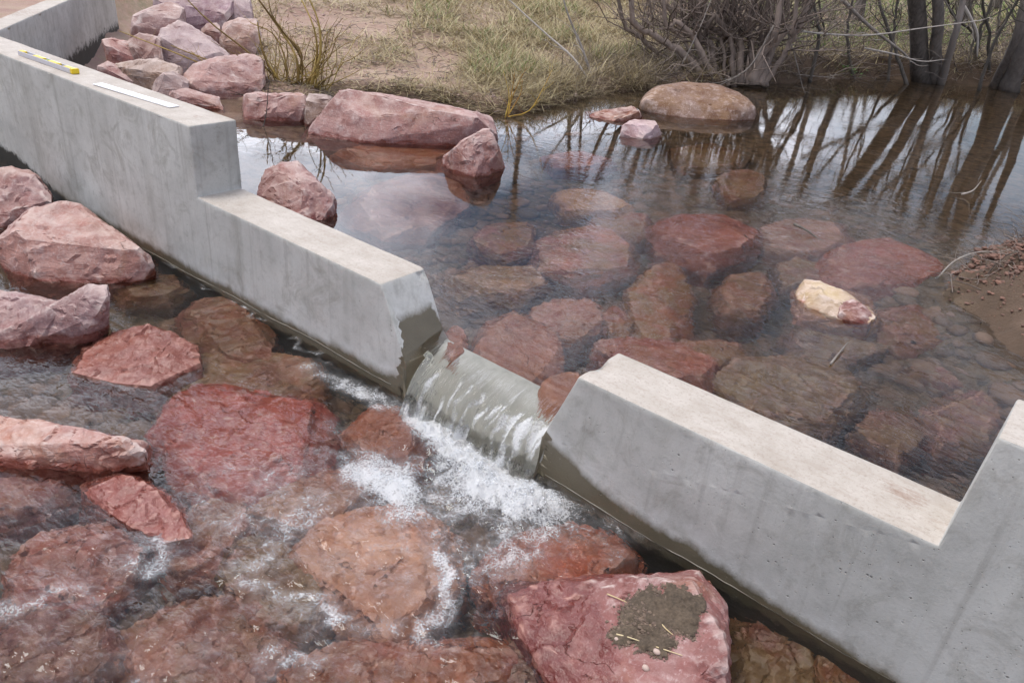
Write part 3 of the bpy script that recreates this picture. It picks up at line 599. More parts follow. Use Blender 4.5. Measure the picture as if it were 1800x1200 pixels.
def grid_body(name, V, keep, rows, cols, mat, bottom, attrs, vec=None):
    """closed water body: top sheet V[rows*cols], a copy below at 'bottom' and skirts between"""
    n = rows*cols; idx = np.arange(n).reshape(rows, cols)
    q = np.stack([idx[:-1, :-1], idx[:-1, 1:], idx[1:, 1:], idx[1:, :-1]], -1).reshape(-1, 4)[keep.ravel()]
    e = np.concatenate([q[:, [0, 1]], q[:, [1, 2]], q[:, [2, 3]], q[:, [3, 0]]])
    key = {}
    for a, b in e: key[(a, b)] = 1
    bd = np.array([(a, b) for a, b in e if (b, a) not in key])
    allV = np.concatenate([V, bottom]); allQ = np.concatenate([q, q[:, ::-1]+n, np.stack([bd[:, 1], bd[:, 0], bd[:, 0]+n, bd[:, 1]+n], -1)])
    used = np.unique(allQ); mp = np.full(2*n, -1); mp[used] = np.arange(len(used))
    o = quad_mesh(name, allV[used], mp[allQ], mat, attrs={k: np.concatenate([v, v*0])[used] for k, v in attrs.items()})
    if vec is not None:
        a = o.data.attributes.new('fallv', 'FLOAT_VECTOR', 'POINT'); a.data.foreach_set('vector', np.concatenate([vec, vec])[used].astype(np.float32).ravel())
    return tag(o, kind='structure')

# upper pool with its spill through the notch, one body
cx = np.unique(np.concatenate([np.arange(-4, 1.30, .05), np.arange(1.30, 2.38, .0075), np.arange(2.40, 6.4, .05)]))
yp = np.concatenate([np.arange(.25, 1.2, .02), axis(1.2, 16, 1.2, 1.25, .03, 1.03)[1:]]); yp = np.unique(np.round(yp, 4))
# spill profile, from the foot up to the wall's upstream face
fy = [-.078, -.070, -.060, -.047, -.031, -.012, .010, .033, .058, .085, .114, .144, .175, .206, .236]
fz = [-.045, -.015, .020, .055, .088, .118, .145, .168, .186, .200, .211, .219, .225, .229, .231]
tt = np.linspace(0, len(fy)-1, 60); fyi = np.interp(tt, range(len(fy)), fy); fzi = np.interp(tt, range(len(fz)), fz)
Yr = np.concatenate([fyi, yp]); Zr = np.concatenate([fzi, np.full(len(yp), np.nan)]); nf = len(fyi)
X, R_ = np.meshgrid(cx, np.arange(len(Yr))); Y = Yr[R_]; Z = Zr[R_].copy()
dn = np.hypot(np.clip(np.abs(X-1.83)-.32, 0, 9), Y-.2)
zp = ZW-.014*np.exp(-dn/.22)
Z = np.where(np.isnan(Z), zp, Z)
P3 = np.stack([X, Y, X*0], -1).reshape(-1, 3)
fallk = np.where(R_ < nf, 1-R_/nf, 0.)
sheet = sstep(.15, .6, fallk)
k1 = (fbm(np.stack([X*26, Y*3+Z*2, X*0], -1).reshape(-1, 3), 1, 3)).reshape(X.shape)
k2 = (fbm(np.stack([X*9, Y*2+Z*2+4, X*0], -1).reshape(-1, 3), 1, 2)).reshape(X.shape)
k3 = 1-np.abs((fbm(np.stack([X*13, Y*1.6+Z*1.2+9, X*0], -1).reshape(-1, 3), 1, 2)).reshape(X.shape))*2
k4 = (fbm(np.stack([X*48, Y*2.2+Z*1.6+2, X*0], -1).reshape(-1, 3), 1, 2)).reshape(X.shape)
dsp = sheet*(.017*k1+.015*k2+.014*k4+.026*np.clip(k3, 0, 1)**3)
ty = np.gradient(fyi); tz = np.gradient(fzi); tl = np.hypot(ty, tz); pny = np.zeros(len(Yr)); pnz = np.zeros(len(Yr)); pny[:nf] = -tz/tl; pnz[:nf] = ty/tl
dsp = dsp*(.35+.65*np.abs(pny))[R_]
Yd = Y+pny[R_]*dsp; Zd = Z+pnz[R_]*dsp
Xs = np.where(R_ < nf, 1.83+(X-1.83)*(1-.05*fallk), X)
calm = sstep(.55, .9, fbm(P3, .8, 2).reshape(X.shape)*.5+.5)
mirror = np.exp(-(((X+.1)/1.2)**2+((Y-1.2)/1.3)**2)*1.2)
rip = (.20+2.3*sstep(.2, 1.5, X+.2*Y-.45))*(1-.85*mirror)*(1-.85*np.exp(-dn/.28))*(.5+.8*calm)*(1-.945*sstep(1.6, 4.6, Y))
rip = np.where(R_ < nf, .12, rip)
Zd = Zd+np.where(R_ >= nf, rip*.0022*fbm(P3, 6, 3).reshape(X.shape), 0)
keep = np.ones((len(Yr)-1, len(cx)-1), bool)
xm = (cx[:-1]+cx[1:])/2
for r in range(nf):
    lo = 1.515+(.025 if r < nf*.6 else 0); hi = 2.235-(.02 if r < nf*.6 else 0)
    if r > nf*.66: lo, hi = 1.44, 2.30
    keep[r] = (xm > lo) & (xm < hi)
Vt = np.stack([Xs, Yd, Zd], -1).reshape(-1, 3)
Vb = np.stack([Xs, np.where(R_ < nf, .22+.03*R_/nf, Y), np.where(R_ < nf, -.05, -1.2)], -1).reshape(-1, 3)
Vb[:, 2] = np.where((R_ >= nf).ravel() & (Y.ravel() < .3), -.06, Vb[:, 2])
xw = X+.02*fbm(np.stack([X*4, Y*6+Z*6, X*0], -1).reshape(-1, 3), 1, 2).reshape(X.shape)
air = (fbm(np.stack([xw*34, Y*3.5+Z*3, X*0+3], -1).reshape(-1, 3), 1, 4)).reshape(X.shape)
air_glint_var = (fbm(np.stack([X*5+8, Y*2+Z*2, X*0], -1).reshape(-1, 3), 1, 2)).reshape(X.shape)
foam_glint = np.where(R_ < nf, np.clip(.62*sstep(.72, 1.0, fallk)+(.18+1.05*air+.6*air_glint_var)*sstep(.30, .55, fallk), 0, 1), 0).ravel()  # foot foam and aeration, plus the sheet's glints painted in as white streaks
vec = np.stack([X*42, Y*4+Z*3, X*0], -1).reshape(-1, 3)
grid_body('upper_pool_water', Vt, keep, len(Yr), len(cx), WU, Vb, {'ripple': rip.ravel(), 'sheet': sheet.ravel(), 'foam': foam_glint}, vec)

# lower pool
def strokes(X, Y, items, level=0.0):
    f = np.zeros(X.shape)
    for pts, rpx, s in items:
        w = [at_z(a, b, level) for a, b in pts]; r = rpx*np.linalg.norm(np.mean(w, 0)-CAM)/FL
        d = seg_dist(X, Y, w) if len(w) > 1 else np.hypot(X-w[0][0], Y-w[0][1])
        f = np.maximum(f, s*np.exp(-(d/r)**2))
    return f
lx = np.concatenate([np.arange(-3.4, 0, .03), np.arange(0, 3.6, .011), np.arange(3.6, 6, .03)]); ly = np.concatenate([np.arange(-2.9, -1.9, .04), np.arange(-1.9, .03, .011), [.04, .06]])
X, Y = np.meshgrid(lx, ly)
FO = [([(735, 735), (790, 790), (850, 830), (915, 862), (965, 872)], 46, 1.0), ([(620, 830), (700, 850), (800, 870), (900, 890)], 75, .72),
      ([(745, 900), (785, 980), (790, 1030), (765, 1090), (740, 1140)], 30, .85), ([(430, 1000), (490, 1030), (550, 1040), (580, 1090)], 24, .72), ([(480, 990), (520, 925), (580, 900), (640, 880)], 32, .72),
      ([(320, 930), (300, 985), (240, 1020)], 26, .62), ([(20, 1062), (75, 1050), (120, 1070)], 26, .70), ([(540, 1165)], 26, .9), ([(560, 640), (640, 685), (725, 730)], 26, .62),
      ([(960, 885), (1060, 905)], 55, .50), ([(440, 870), (560, 830), (640, 790)], 55, .50), ([(660, 1130), (560, 1130), (480, 1160)], 40, .50), ([(200, 1140), (250, 1110)], 40, .50),
      ([(640, 840), (760, 870), (880, 890), (960, 900)], 100, 1.0), ([(660, 900), (800, 940), (880, 960)], 100, .72), ([(560, 870), (500, 930)], 60, .6), ([(700, 1000), (640, 960)], 90, .45), ([(350, 860), (420, 900)], 60, .46), ([(215, 990), (270, 940)], 50, .42), ([(600, 760), (560, 745)], 40, .44), ([(230, 1180), (330, 1150)], 40, .42),
      ([(1055, 890), (1180, 960), (1300, 1025)], 9, .55), ([(290, 460), (440, 548), (600, 642)], 5, .5), ([(130, 655), (200, 675), (270, 682), (345, 655)], 10, .40), ([(0, 815), (100, 826), (250, 806)], 10, .40)]
wq = np.stack([X, Y, X*0], -1).reshape(-1, 3); wx = fbm(wq, 3.2, 3).reshape(X.shape)*.085+fbm(wq, 11, 2).reshape(X.shape)*.035; wy = fbm(wq+31, 3.2, 3).reshape(X.shape)*.085+fbm(wq+31, 11, 2).reshape(X.shape)*.035
foam = strokes(X+wx, Y+wy, FO)*np.clip(.72+.55*fbm(wq+7, 4, 3).reshape(X.shape), .1, 1.25)
foam = np.maximum(foam, strokes(X, Y, [([(735, 740), (790, 800), (860, 840), (930, 872)], 34, 1.0)]))
turb = strokes(X, Y, [([(780, 840), (900, 880)], 150, 1.0), ([(620, 930), (780, 1000)], 260, .75), ([(400, 1000), (150, 1080)], 300, .55), ([(300, 800)], 280, .30), ([(1050, 950)], 120, .4), ([(700, 1150)], 250, .55)])
P = np.stack([X, Y, X*0], -1).reshape(-1, 3)
flow = P@np.array([[.8, .55, 0], [-.55, .8, 0], [0, 0, 1]])        # along the outflow, towards lower left
n1 = fbm(flow*np.array([1, 1.8, 1]), 6, 3).reshape(X.shape); n2 = fbm(flow*np.array([1, 1.5, 1]), 17, 3, True).reshape(X.shape); n3 = fbm(P, 40, 2).reshape(X.shape)
boil = strokes(X, Y, [([(760, 770), (850, 850), (930, 880)], 45, 1.0)])
n4 = fbm(flow*np.array([1, 3.2, 1]), 9, 3).reshape(X.shape)
Z = turb*(.013*n1+.006*(n2-.5)+.009*n4+.0015*n3)+.003*n1+boil*(.022+.022*np.abs(n3)+.018*n2)+foam*.005*n3
Z = Z-.012*sstep(3.0, 4.2, X)
rip = .52+.40*turb-.35*sstep(-.6, -1.6, X)-.4*sstep(3.0, 3.6, X)*(Y > -1)
keep = np.ones((len(ly)-1, len(lx)-1), bool)
Vt = np.stack([X, Y, Z], -1).reshape(-1, 3); Vb = np.stack([X, Y, X*0-1.2], -1).reshape(-1, 3)
grid_body('lower_stream_water', Vt, keep, len(ly), len(lx), WL, Vb, {'ripple': rip.ravel(), 'foam': foam.ravel()})
# clusters of bubbles on the foam
from math import cos, sin
def bubbles(n):
    bm = bmesh.new(); bmesh.ops.create_icosphere(bm, subdivisions=1, radius=1); BV = np.array([v.co[:] for v in bm.verts]); BF = np.array([[v.index for v in f.verts] for f in bm.faces]); bm.free()
    P = foam.ravel()**2*np.clip(.25+1.1*fbm(np.stack([X, Y, X*0], -1).reshape(-1, 3), 14, 4), 0, 2)**1.5; P = np.where(foam.ravel() > .55, P, 0); P = P/P.sum()
    pick = RNG.choice(len(P), n, p=P); VV = []; FF = []
    r = np.clip(RNG.lognormal(math.log(.0012), .45, n), .0005, .005)
    c = np.stack([X.ravel()[pick]+RNG.normal(size=n)*.006, Y.ravel()[pick]+RNG.normal(size=n)*.006, Z.ravel()[pick]], -1); c[:, 2] += r*.15
    V = (c[:, None, :]+BV[None]*r[:, None, None]).reshape(-1, 3); F = (BF[None]+(np.arange(n)*len(BV))[:, None, None]).reshape(-1, 3)
    k = N('foam bubbles'); m = k.done(k.n('MixShader', {0: .75, 1: k.n('BsdfGlass', {'IOR': 1.2, 'Roughness': .1}).outputs[0], 2: k.pbsdf((.82, .84, .86), .25)}).outputs[0])
    o = quad_mesh('foam_bubbles', V, F, m); return tag(o, 'white foam bubbles floating on the stream below the waterfall', 'foam', kind='stuff')
bubbles(9000)

# ------------------------------------------------------------------ things lying on the wall
def slab_between(a, b, wid, h, inset=0):
    """box along a->b on the wall top (z of a), width towards -normal"""
    a = np.array(a); b = np.array(b); e = b-a; Ln = np.linalg.norm(e); e = e/Ln; n = np.array([-e[1], e[0], 0])
    return a, e, n, Ln
def box_bm(bm, o, e, n, x0, x1, y0, y1, z0, z1):
    vs = [bm.verts.new(o+e*x+n*y+np.array([0, 0, z])) for x, y, z in ((x0, y0, z0), (x1, y0, z0), (x1, y1, z0), (x0, y1, z0), (x0, y0, z1), (x1, y0, z1), (x1, y1, z1), (x0, y1, z1))]
    for f in ((3, 2, 1, 0), (4, 5, 6, 7), (0, 1, 5, 4), (1, 2, 6, 5), (2, 3, 7, 6), (3, 0, 4, 7)): bm.faces.new([vs[i] for i in f])
def bm_obj(name, bm, mat, parent, bev=.0015):
    bmesh.ops.recalc_face_normals(bm, faces=bm.faces[:])
    if bev: bmesh.ops.bevel(bm, geom=bm.edges[:], offset=bev, segments=2, affect='EDGES')
    me = bpy.data.meshes.new(name); bm.to_mesh(me); bm.free(); me.materials.append(mat)
    o = bpy.data.objects.new(name, me); COL.objects.link(o)
    if parent is not None: o.parent = parent; me.transform(Matrix.Translation(-Vector(parent.location)))
    return o
YELM = simple('yellow plastic', (.75, .55, .02), .45, .1, 40, .05); ALU = simple('dull aluminium', (.50, .49, .52), .45, .15, 60, .1, .001); WHT = simple('white painted metal', (.82, .82, .84), .4, .04, 30, .03)
zt = ZA+.002
a = at_z(32, 97, zt); b = at_z(128, 131, zt); o0, e, n, Ln = slab_between(a, b, .04, .02)
if n[1] < 0: n = -n
lev = empty('spirit_level', (float(o0[0]), float(o0[1]), float(zt)))
tag(lev, 'spirit level with yellow trim and aluminium sides lying on the tall wall top', 'spirit level')
bm = bmesh.new(); box_bm(bm, o0, e, n, 0, Ln-.03, 0, .006, 0, .026); box_bm(bm, o0, e, n, 0, Ln-.03, .034, .04, 0, .026); box_bm(bm, o0, e, n, 0, Ln-.03, .006, .034, .004, .010); bm_obj('rail', bm, ALU, lev, .001)
for x0, x1 in ((.0, .06), (Ln*.27, Ln*.45), (Ln*.55, Ln*.72), (Ln-.12, Ln-.03)):
    bm = bmesh.new(); box_bm(bm, o0, e, n, x0, x1, .007, .033, .011, .0275); bm_obj('yellow_insert', bm, YELM, lev, .001)
bm = bmesh.new(); box_bm(bm, o0, e, n, Ln-.029, Ln, -.001, .041, 0, .029); bm_obj('end_cap', bm, YELM, lev, .003)
mb = MB(); c = o0+e*(Ln*.5)+n*.02+np.array([0, 0, .02]); mb.tube([c-n*.012, c+n*.012], .006, 10); mb.build('bubble_vial', simple('green vial', (.35, .5, .08), .15, .05), lev)
a = at_z(163, 149, zt); b = at_z(298, 190, zt); o0, e, n, Ln = slab_between(a, b, .04, .005)
if n[1] < 0: n = -n
bm = bmesh.new(); box_bm(bm, o0, e, n, 0, Ln, 0, .055, 0, .005); st = bm_obj('measuring_staff', bm, WHT, None, .001)
tag(st, 'plain white flat staff lying on the tall wall top near its end', 'staff')

# ------------------------------------------------------------------ vegetation
def bark(name, c1, c2, sc=30, stretch=(1, 1, .25)):
    k = N(name); p = k.scalev(k.pos(), *stretch); n1 = k.noise(p, sc, 6, .65); n2 = k.noise(k.pos(), 3, 4)
    t = k.attr('tint').outputs['Fac']
    c = k.mix(k.rng(k.math('ADD', k.math('MULTIPLY', n1, .8), k.math('ADD', k.math('MULTIPLY', n2, .5), k.math('MULTIPLY', k.math('SUBTRACT', t, .5), .6))), .4, .9), c1, c2)
    return k.done(k.pbsdf(c, .85, k.bump(n1, .6, .008)))
BGREY = bark('grey bark', (.075, .062, .052), (.24, .205, .18)); BRED = bark('red brown bark', (.085, .062, .05), (.30, .235, .195)); BDARK = bark('dark bark', (.05, .043, .036), (.17, .145, .12))
BYEL = bark('yellow willow bark', (.16, .10, .03), (.42, .30, .09), 18); BGOLD = bark('golden willow bark', (.30, .125, .03), (.60, .42, .08), 18); BDEAD = bark('bleached dead wood', (.20, .17, .145), (.50, .45, .40), 25)
def limb(p0, p1, bow, n=8, wob=.02):
    p0 = np.array(p0, float); p1 = np.array(p1, float); m = (p0+p1)/2+np.array(bow); L = np.linalg.norm(p1-p0)
    return [q+(RNG.normal(size=3)*wob*L if 0 < i < n-1 else 0) for i, q in enumerate(curve([p0, m, p1], n))]
def twig_out(mb, path, rad, count, Lr, r0, depth=1, up=.35, sides=3, spread=1.0, start=.25):
    for _ in range(count):
        t = RNG.uniform(start, 1.0); i = min(int(t*(len(path)-1)), len(path)-2); p = path[i]+(path[i+1]-path[i])*RNG.random()
        d = path[i+1]-path[i]; d = d/np.linalg.norm(d); v = RNG.normal(size=3)*spread; v[2] = v[2]*.5+up; v = d*.8+v; v /= np.linalg.norm(v)
        L = RNG.uniform(*Lr)*(1.15-.5*t); c = v*L+np.array([0, 0, .12*L]); pts = limb(p, p+c, RNG.normal(size=3)*.08*L, 6, .025)
        r = r0*(1.2-.6*t); mb.tube(pts, np.linspace(r, r*.25, 6), sides, False, RNG.random())
        if depth: twig_out(mb, pts, r, RNG.integers(3, 6), (L*.25, L*.6), r*.5, depth-1, up, 3, .7)
def make_tree(name, label, trunks, mat, twigmat, group=None, twigs=(9, (.6, 1.6), .012), depth=1, up=.35):
    """trunks: (path points, base radius, tip radius)"""
    base = trunks[0][0][0]; root = empty(name, tuple(map(float, base))); tag(root, label, 'tree' if 'tree' in name else 'shrub', group)
    tw = MB()
    for path, r0, r1 in trunks:
        P = curve(path, 26); L = sum(np.linalg.norm(P[i+1]-P[i]) for i in range(25)); P = [q+RNG.normal(size=3)*.0016*L*(0 < i) for i, q in enumerate(P)]
        rad = [(r0*(1-t)**.8+r1*t)*(1+.22*max(0, 1-t*16)) for t in np.linspace(0, 1, 26)]
        mb = MB(); mb.tube(P, rad, 9 if r0 > .03 else 6, True, RNG.random()); mb.build('trunk', mat, root)
        twig_out(tw, P, r0, max(2, int(twigs[0]*L/4)), twigs[1], min(twigs[2], r0*.45), depth, up)
    tw.build('crown', twigmat, root); return root
def up_path(px, py, D, top, lean=(0, 0)):        # from a visible foot pixel to a point `top` above it, via given visible pixels
    pass
# right-hand trees: feet and lower trunks from what shows, upper trunks from their mirror images
Dm = fD(at_z(1617, 152, ZW)); foot = at_z(1622, 150, ZW-.05)
def mir(pts, D): return [at_mirror(a, b, D) for a, b in pts]
make_tree('bare_tree', 'grey leafless tree with split leaning trunk standing at the water between saplings', [
    ([foot]+mir([(1507, 307), (1450, 373), (1380, 460), (1320, 560), (1270, 660)], Dm), .125, .03),
    ([foot+np.array([.12, .1, 0])]+mir([(1577, 262), (1533, 317), (1480, 383), (1440, 460), (1400, 580)], Dm), .085, .02),
    ([foot+np.array([.22, .05, 0])]+mir([(1620, 240), (1593, 300), (1547, 345), (1510, 440)], Dm), .055, .012)], BGREY, BDARK, twigs=(17, (.8, 2.3), .017))
Dr = fD(at_z(1775, 165, ZW)); foot = at_z(1772, 165, ZW-.05)
make_tree('bare_tree', 'thick grey leafless tree trunk at the far right edge of the water', [
    ([foot]+mir([(1735, 250), (1705, 320), (1685, 383), (1660, 480), (1635, 620), (1620, 740)], Dr), .125, .035),
    ([foot+np.array([-.2, .05, 0])]+mir([(1720, 255), (1680, 330), (1655, 400), (1640, 470), (1590, 600)], Dr), .08, .02),
    ([foot+np.array([.35, .3, 0])]+mir([(1797, 217), (1777, 283), (1743, 367), (1720, 450)], Dr), .09, .02)], BGREY, BDARK, twigs=(17, (.8, 2.3), .017))
# willow clump
Dc = fD(at_z(1290, 158, ZW))+.25
def clump(px0, py0, pts, D, r0, tall, lean):
    b = at_D(px0, py0, D); P = [b]+[at_D(x, y, D+dd) for x, y, dd in pts]; e = P[-1]; tall *= 2.1; P.append(e+np.array([lean[0]*.5, lean[1]*.5, tall*.5])); P.append(e+np.array([lean[0], lean[1], tall])); return (P, r0*.68, .012)
rgt = CR*np.array([1, 1, 0])
def cl(s, f=0): v = rgt*s+FH*f; return (v[0], v[1])
ts = [clump(1245, 150, [(1200, 95, 0), (1150, 60, -.1), (1105, 0, -.2)], Dc, .075, 2.6, cl(-1.3)), clump(1250, 150, [(1235, 90, .1), (1195, 40, .1), (1165, 0, .1)], Dc, .06, 3.0, cl(-.9)),
      clump(1265, 152, [(1250, 80, .2), (1225, 0, .3)], Dc, .055, 3.6, cl(-.5, .4)), clump(1290, 155, [(1285, 80, .1), (1262, 30, .1), (1240, 0, .2)], Dc, .05, 3.4, cl(-.2)),
      clump(1300, 150, [(1300, 70, .3), (1290, 0, .4)], Dc, .07, 4.2, cl(.0, .3)), clump(1325, 150, [(1345, 85, 0), (1365, 50, -.1), (1372, 0, -.1)], Dc, .10, 4.4, cl(-.1)),
      clump(1335, 150, [(1350, 95, .1), (1385, 50, .1), (1420, 0, .1)], Dc, .085, 3.8, cl(.5)), clump(1345, 152, [(1352, 80, .3), (1350, 0, .4)], Dc, .06, 4.0, cl(.1)),
      clump(1315, 150, [(1322, 70, .3), (1328, 0, .3)], Dc, .05, 4.0, cl(.05, .5)), clump(1230, 150, [(1180, 110, .2), (1130, 70, .2), (1085, 0, .3)], Dc, .045, 2.4, cl(-1.2)),
      clump(1280, 150, [(1268, 60, .5), (1280, 0, .5)], Dc, .035, 3.8, cl(.2, .3)), clump(1340, 150, [(1375, 100, -.1), (1398, 60, -.2), (1405, 0, -.3)], Dc, .05, 3.4, cl(.1, -.3))]
for q in range(26):
    s = RNG.uniform(-1, 1); ts.append(clump(1285+s*50, 145, [(1285+s*75+RNG.normal()*12, 75, .3+.3*RNG.random()), (1280+s*110+RNG.normal()*20, 0, .4+.4*RNG.random())], Dc, RNG.uniform(.016, .032), RNG.uniform(2.0, 3.8), cl(s*.9+RNG.normal()*.2, RNG.normal()*.4)))
make_tree('willow_tree', 'big multi stemmed leafless willow clump rising behind the rusty brown boulder', ts, BRED, BRED, twigs=(11, (.5, 1.4), .012))
# saplings on the right
SAP = [('slender sapling rising between the willow and the fallen pale branch', [(1425, 140), (1440, 60), (1430, 0)], .026), ('leaning slim sapling touching the long horizontal branch', [(1505, 138), (1490, 70), (1498, 0)], .024), ('twin of thin stems right beside the split grey tree, left one', [(1596, 150), (1568, 70), (1545, 0)], .028), ('thin sapling behind the curved pale dead stem', [(1695, 140), (1712, 70), (1705, 0)], .022), ('bowed sapling whose foot stands in the water before the thick right tree', [(1722, 158), (1745, 80), (1790, 0)], .026), ('dark straight sapling left of the thick right tree', [(1742, 150), (1738, 70), (1728, 0)], .028),
       ('thin dark sapling leaning at the water left of the thick right tree', [(1710, 140), (1722, 60), (1745, 0)], .03), ('thin dark sapling with reddish foot left of the split grey tree', [(1562, 140), (1570, 60), (1578, -5)], .022),
       ('slim grey sapling just right of the split grey tree', [(1650, 130), (1652, 60), (1655, 0)], .03), ('slim grey sapling bending over the bank right of centre', [(1668, 125), (1680, 50), (1690, 0)], .028),
       ('dark crooked sapling crossing others near the right tree', [(1735, 135), (1715, 70), (1680, 30), (1665, 0)], .024), ('pale upright sapling by the thick right tree', [(1752, 135), (1752, 60), (1762, 0)], .024),
       ('thin sapling at the right picture edge', [(1795, 150), (1800, 60), (1810, 0)], .035), ('far thin sapling between willow and split tree', [(1455, 120), (1448, 50), (1440, 0)], .018)]
for i, (lab, pp, r) in enumerate(SAP):
    D = fD(at_z(*pp[0], ZW+.03))+.15*(i % 3); P = [at_D(x, y, D) for x, y in pp]; P[0][2] = ZW-.05; e = P[-1]-P[-2]; e = e/np.linalg.norm(e)
    P += [P[-1]+e*1.3+np.array([0, 0, .3]), P[-1]+e*2.6+np.array([0, 0, 1.2])]
    make_tree('sapling_tree', lab, [(P, r, .006)], BDARK, BDARK, 'saplings along the far water edge', twigs=(12, (.4, 1.3), .009))
# thin stemmed trees further back, for the tangle
for i in range(9):
    px = [930, 1010, 1420, 1470, 1510, 1540, 1690, 1740, 1860][i]; D = [17, 21, 15, 19, 16, 22, 17, 20, 15][i]
    p = at_D(px, 20, D); p[2] = gz(p[0], p[1])-.1; h = RNG.uniform(6.5, 10); q = p+np.array([RNG.normal()*.6, RNG.normal()*.6, h])
    lb = ['far bare tree above the grass left of the willow', 'second bare tree far up the grass bank', 'bare tree deep behind the willow, right side', 'tall bare tree in the far thicket', 'slender bare tree in the thicket left of the split tree', 'remote bare tree in the thicket', 'bare tree in the thicket between the two right trees', 'far bare tree behind the right saplings', 'bare tree beyond the right picture edge'][i]
    make_tree('bare_tree', lb, [([p, (p+q)/2+RNG.normal(size=3)*.15, q], .07, .015), ([p+np.array([.1, 0, 0]), (p+q)/2+RNG.normal(size=3)*.5, q+RNG.normal(size=3)*.9], .05, .01)], BGREY, BDARK, 'bare trees of the thicket', twigs=(12, (.5, 1.8), .012))
# yellow willow shrub
Ds = fD(at_z(505, 158, ZW+.06)); base = at_D(505, 158, Ds); root = empty('willow_shrub', tuple(map(float, base)))
tag(root, 'yellow stemmed leafless willow shrub on the shore behind the pink boulders', 'shrub')
stems = [([(545, 155), (562, 100), (560, 40), (535, -20)], .011), ([(535, 158), (556, 110), (552, 50), (520, -20)], .010), ([(525, 155), (520, 100), (490, 50), (440, -20)], .011), ([(520, 150), (530, 95), (500, 60), (455, 0), (430, -30)], .009),
         ([(530, 155), (528, 100), (480, 30), (470, -20)], .008), ([(500, 150), (440, 95), (370, 40), (310, -20)], .008), ([(490, 150), (400, 130), (300, 90), (210, 55)], .007), ([(495, 155), (430, 130), (350, 100), (300, 80)], .007),
         ([(480, 145), (420, 150), (330, 140), (240, 135)], .006), ([(490, 140), (465, 100), (452, 40)], .009), ([(505, 145), (500, 100), (480, 60), (440, 40)], .007), ([(470, 148), (430, 170), (390, 172), (372, 190)], .007), ([(475, 150), (440, 165), (400, 160), (365, 165)], .006),
         ([(480, 155), (420, 143), (360, 110), (335, 90)], .006), ([(530, 160), (575, 150), (600, 140), (630, 125)], .006)]
tw = MB()
for pp, r in stems:
    P = curve([at_D(x, y, Ds+RNG.normal()*.05*(i > 0)) for i, (x, y) in enumerate(pp)], 14); mb = MB(); mb.tube(P, np.linspace(r*1.35, r*.5, 14), 6, True, RNG.random()); mb.build('stem', BYEL, root)
    twig_out(tw, P, r, 5, (.12, .4), r*.4, 0, .3)
for _ in range(46):
    x = RNG.uniform(470, 575); P = limb(at_D(x, 158, Ds), at_D(x+RNG.normal()*60, RNG.uniform(20, 110), Ds+RNG.normal()*.1), RNG.normal(size=3)*.05, 8); tw.tube(P, np.linspace(.006, .002, 8), 4, False, RNG.random())
tw.build('twigs', BYEL, root)
# golden shoots at the shore
Dg = fD(at_z(890, 207, ZW)); base = at_D(892, 207, Dg); root = empty('willow_shoot', tuple(map(float, base))); tag(root, 'small golden willow shoot at the water edge right of the long boulder', 'shrub')
tw = MB()
for pp in ([(888, 207), (895, 170), (885, 125)], [(890, 205), (905, 160), (925, 120)], [(893, 205), (900, 160), (905, 130)], [(890, 206), (930, 195), (955, 155), (970, 125)], [(893, 206), (925, 198), (950, 175)], [(892, 205), (915, 165), (918, 140)]):
    P = curve([at_D(x, y, Dg+RNG.normal()*.04) for x, y in pp], 10); mb = MB(); mb.tube(P, np.linspace(.006, .0015, 10), 5, True, RNG.random()); mb.build('stem', BGOLD, root); twig_out(tw, P, .006, 4, (.1, .25), .0025, 0, .4)
tw.build('twigs', BGOLD, root)
# dead branches
def branch(label, pp, D, r, mat=BDEAD, name='dead_branch', twn=4, taper=.3):
    Ds_ = D if hasattr(D, '__len__') else [D]*len(pp)
    P = curve([at_D(x, y, d) for (x, y), d in zip(pp, Ds_)], 16); mb = MB(); mb.tube(P, np.linspace(r, r*taper, 16), 6, True, RNG.random()); twig_out(mb, P, r, twn, (.15, .5), r*.35, 0, .1)
    o = mb.build(name, mat); c = Vector(P[0]); o.data.transform(Matrix.Translation(-c)); o.location = c
    return tag(o, label, 'branch', 'dead branches')
D1 = fD(at_z(1040, 158, ZW))
branch('long grey dead branch leaning over the straw grass', [(1042, 155), (1010, 105), (960, 60), (900, 5), (870, -25)], D1, .016)
branch('forked grey dead branch rising beside the straw grass', [(1044, 150), (1025, 90), (1000, 30), (985, -20)], D1+.1, .018)
branch('grey twig arching from the willow to the round boulder', [(1115, 172), (1185, 130), (1225, 60), (1250, 0)], Dc-.2, .012)
branch('pale dead branch hanging over the round boulder', [(1360, 45), (1320, 115), (1275, 145), (1240, 160)], Dc-.25, .012)
branch('thin drooping twig dipping into the pool right of boulder', [(1385, 60), (1400, 110), (1410, 150), (1416, 165)], Dc-.1, .009)
branch('long thin grey branch reaching right from the willow', [(1385, 52), (1450, 60), (1530, 62), (1620, 50), (1725, 36)], Dc+.6, .016)
branch('pale fallen branch leaning on the split grey tree', [(1480, 0), (1530, 48), (1590, 95), (1600, 110)], Dm-.5, .03)
branch('curved pale dead stem right of the split grey tree', [(1690, 5), (1705, 30), (1718, 60), (1718, 100)], Dm+.3, .028)
branch('low grey branch across the far bank brush', [(1520, 85), (1570, 95), (1620, 108), (1660, 105)], Dm-.8, .014)
branch('thin pale stick lying along the dark far bank', [(1370, 128), (1420, 133), (1470, 138)], fD(at_z(1420, 142, ZW))-.1, .011)
Dq = fD(at_z(1420, 412, ZW)); branch('short dark stick floating on the pool behind the red boulder', [(1396, 394), (1420, 406), (1448, 428)], [Dq+.1, Dq, Dq-.08], .010, BDARK, 'floating_stick', 1)
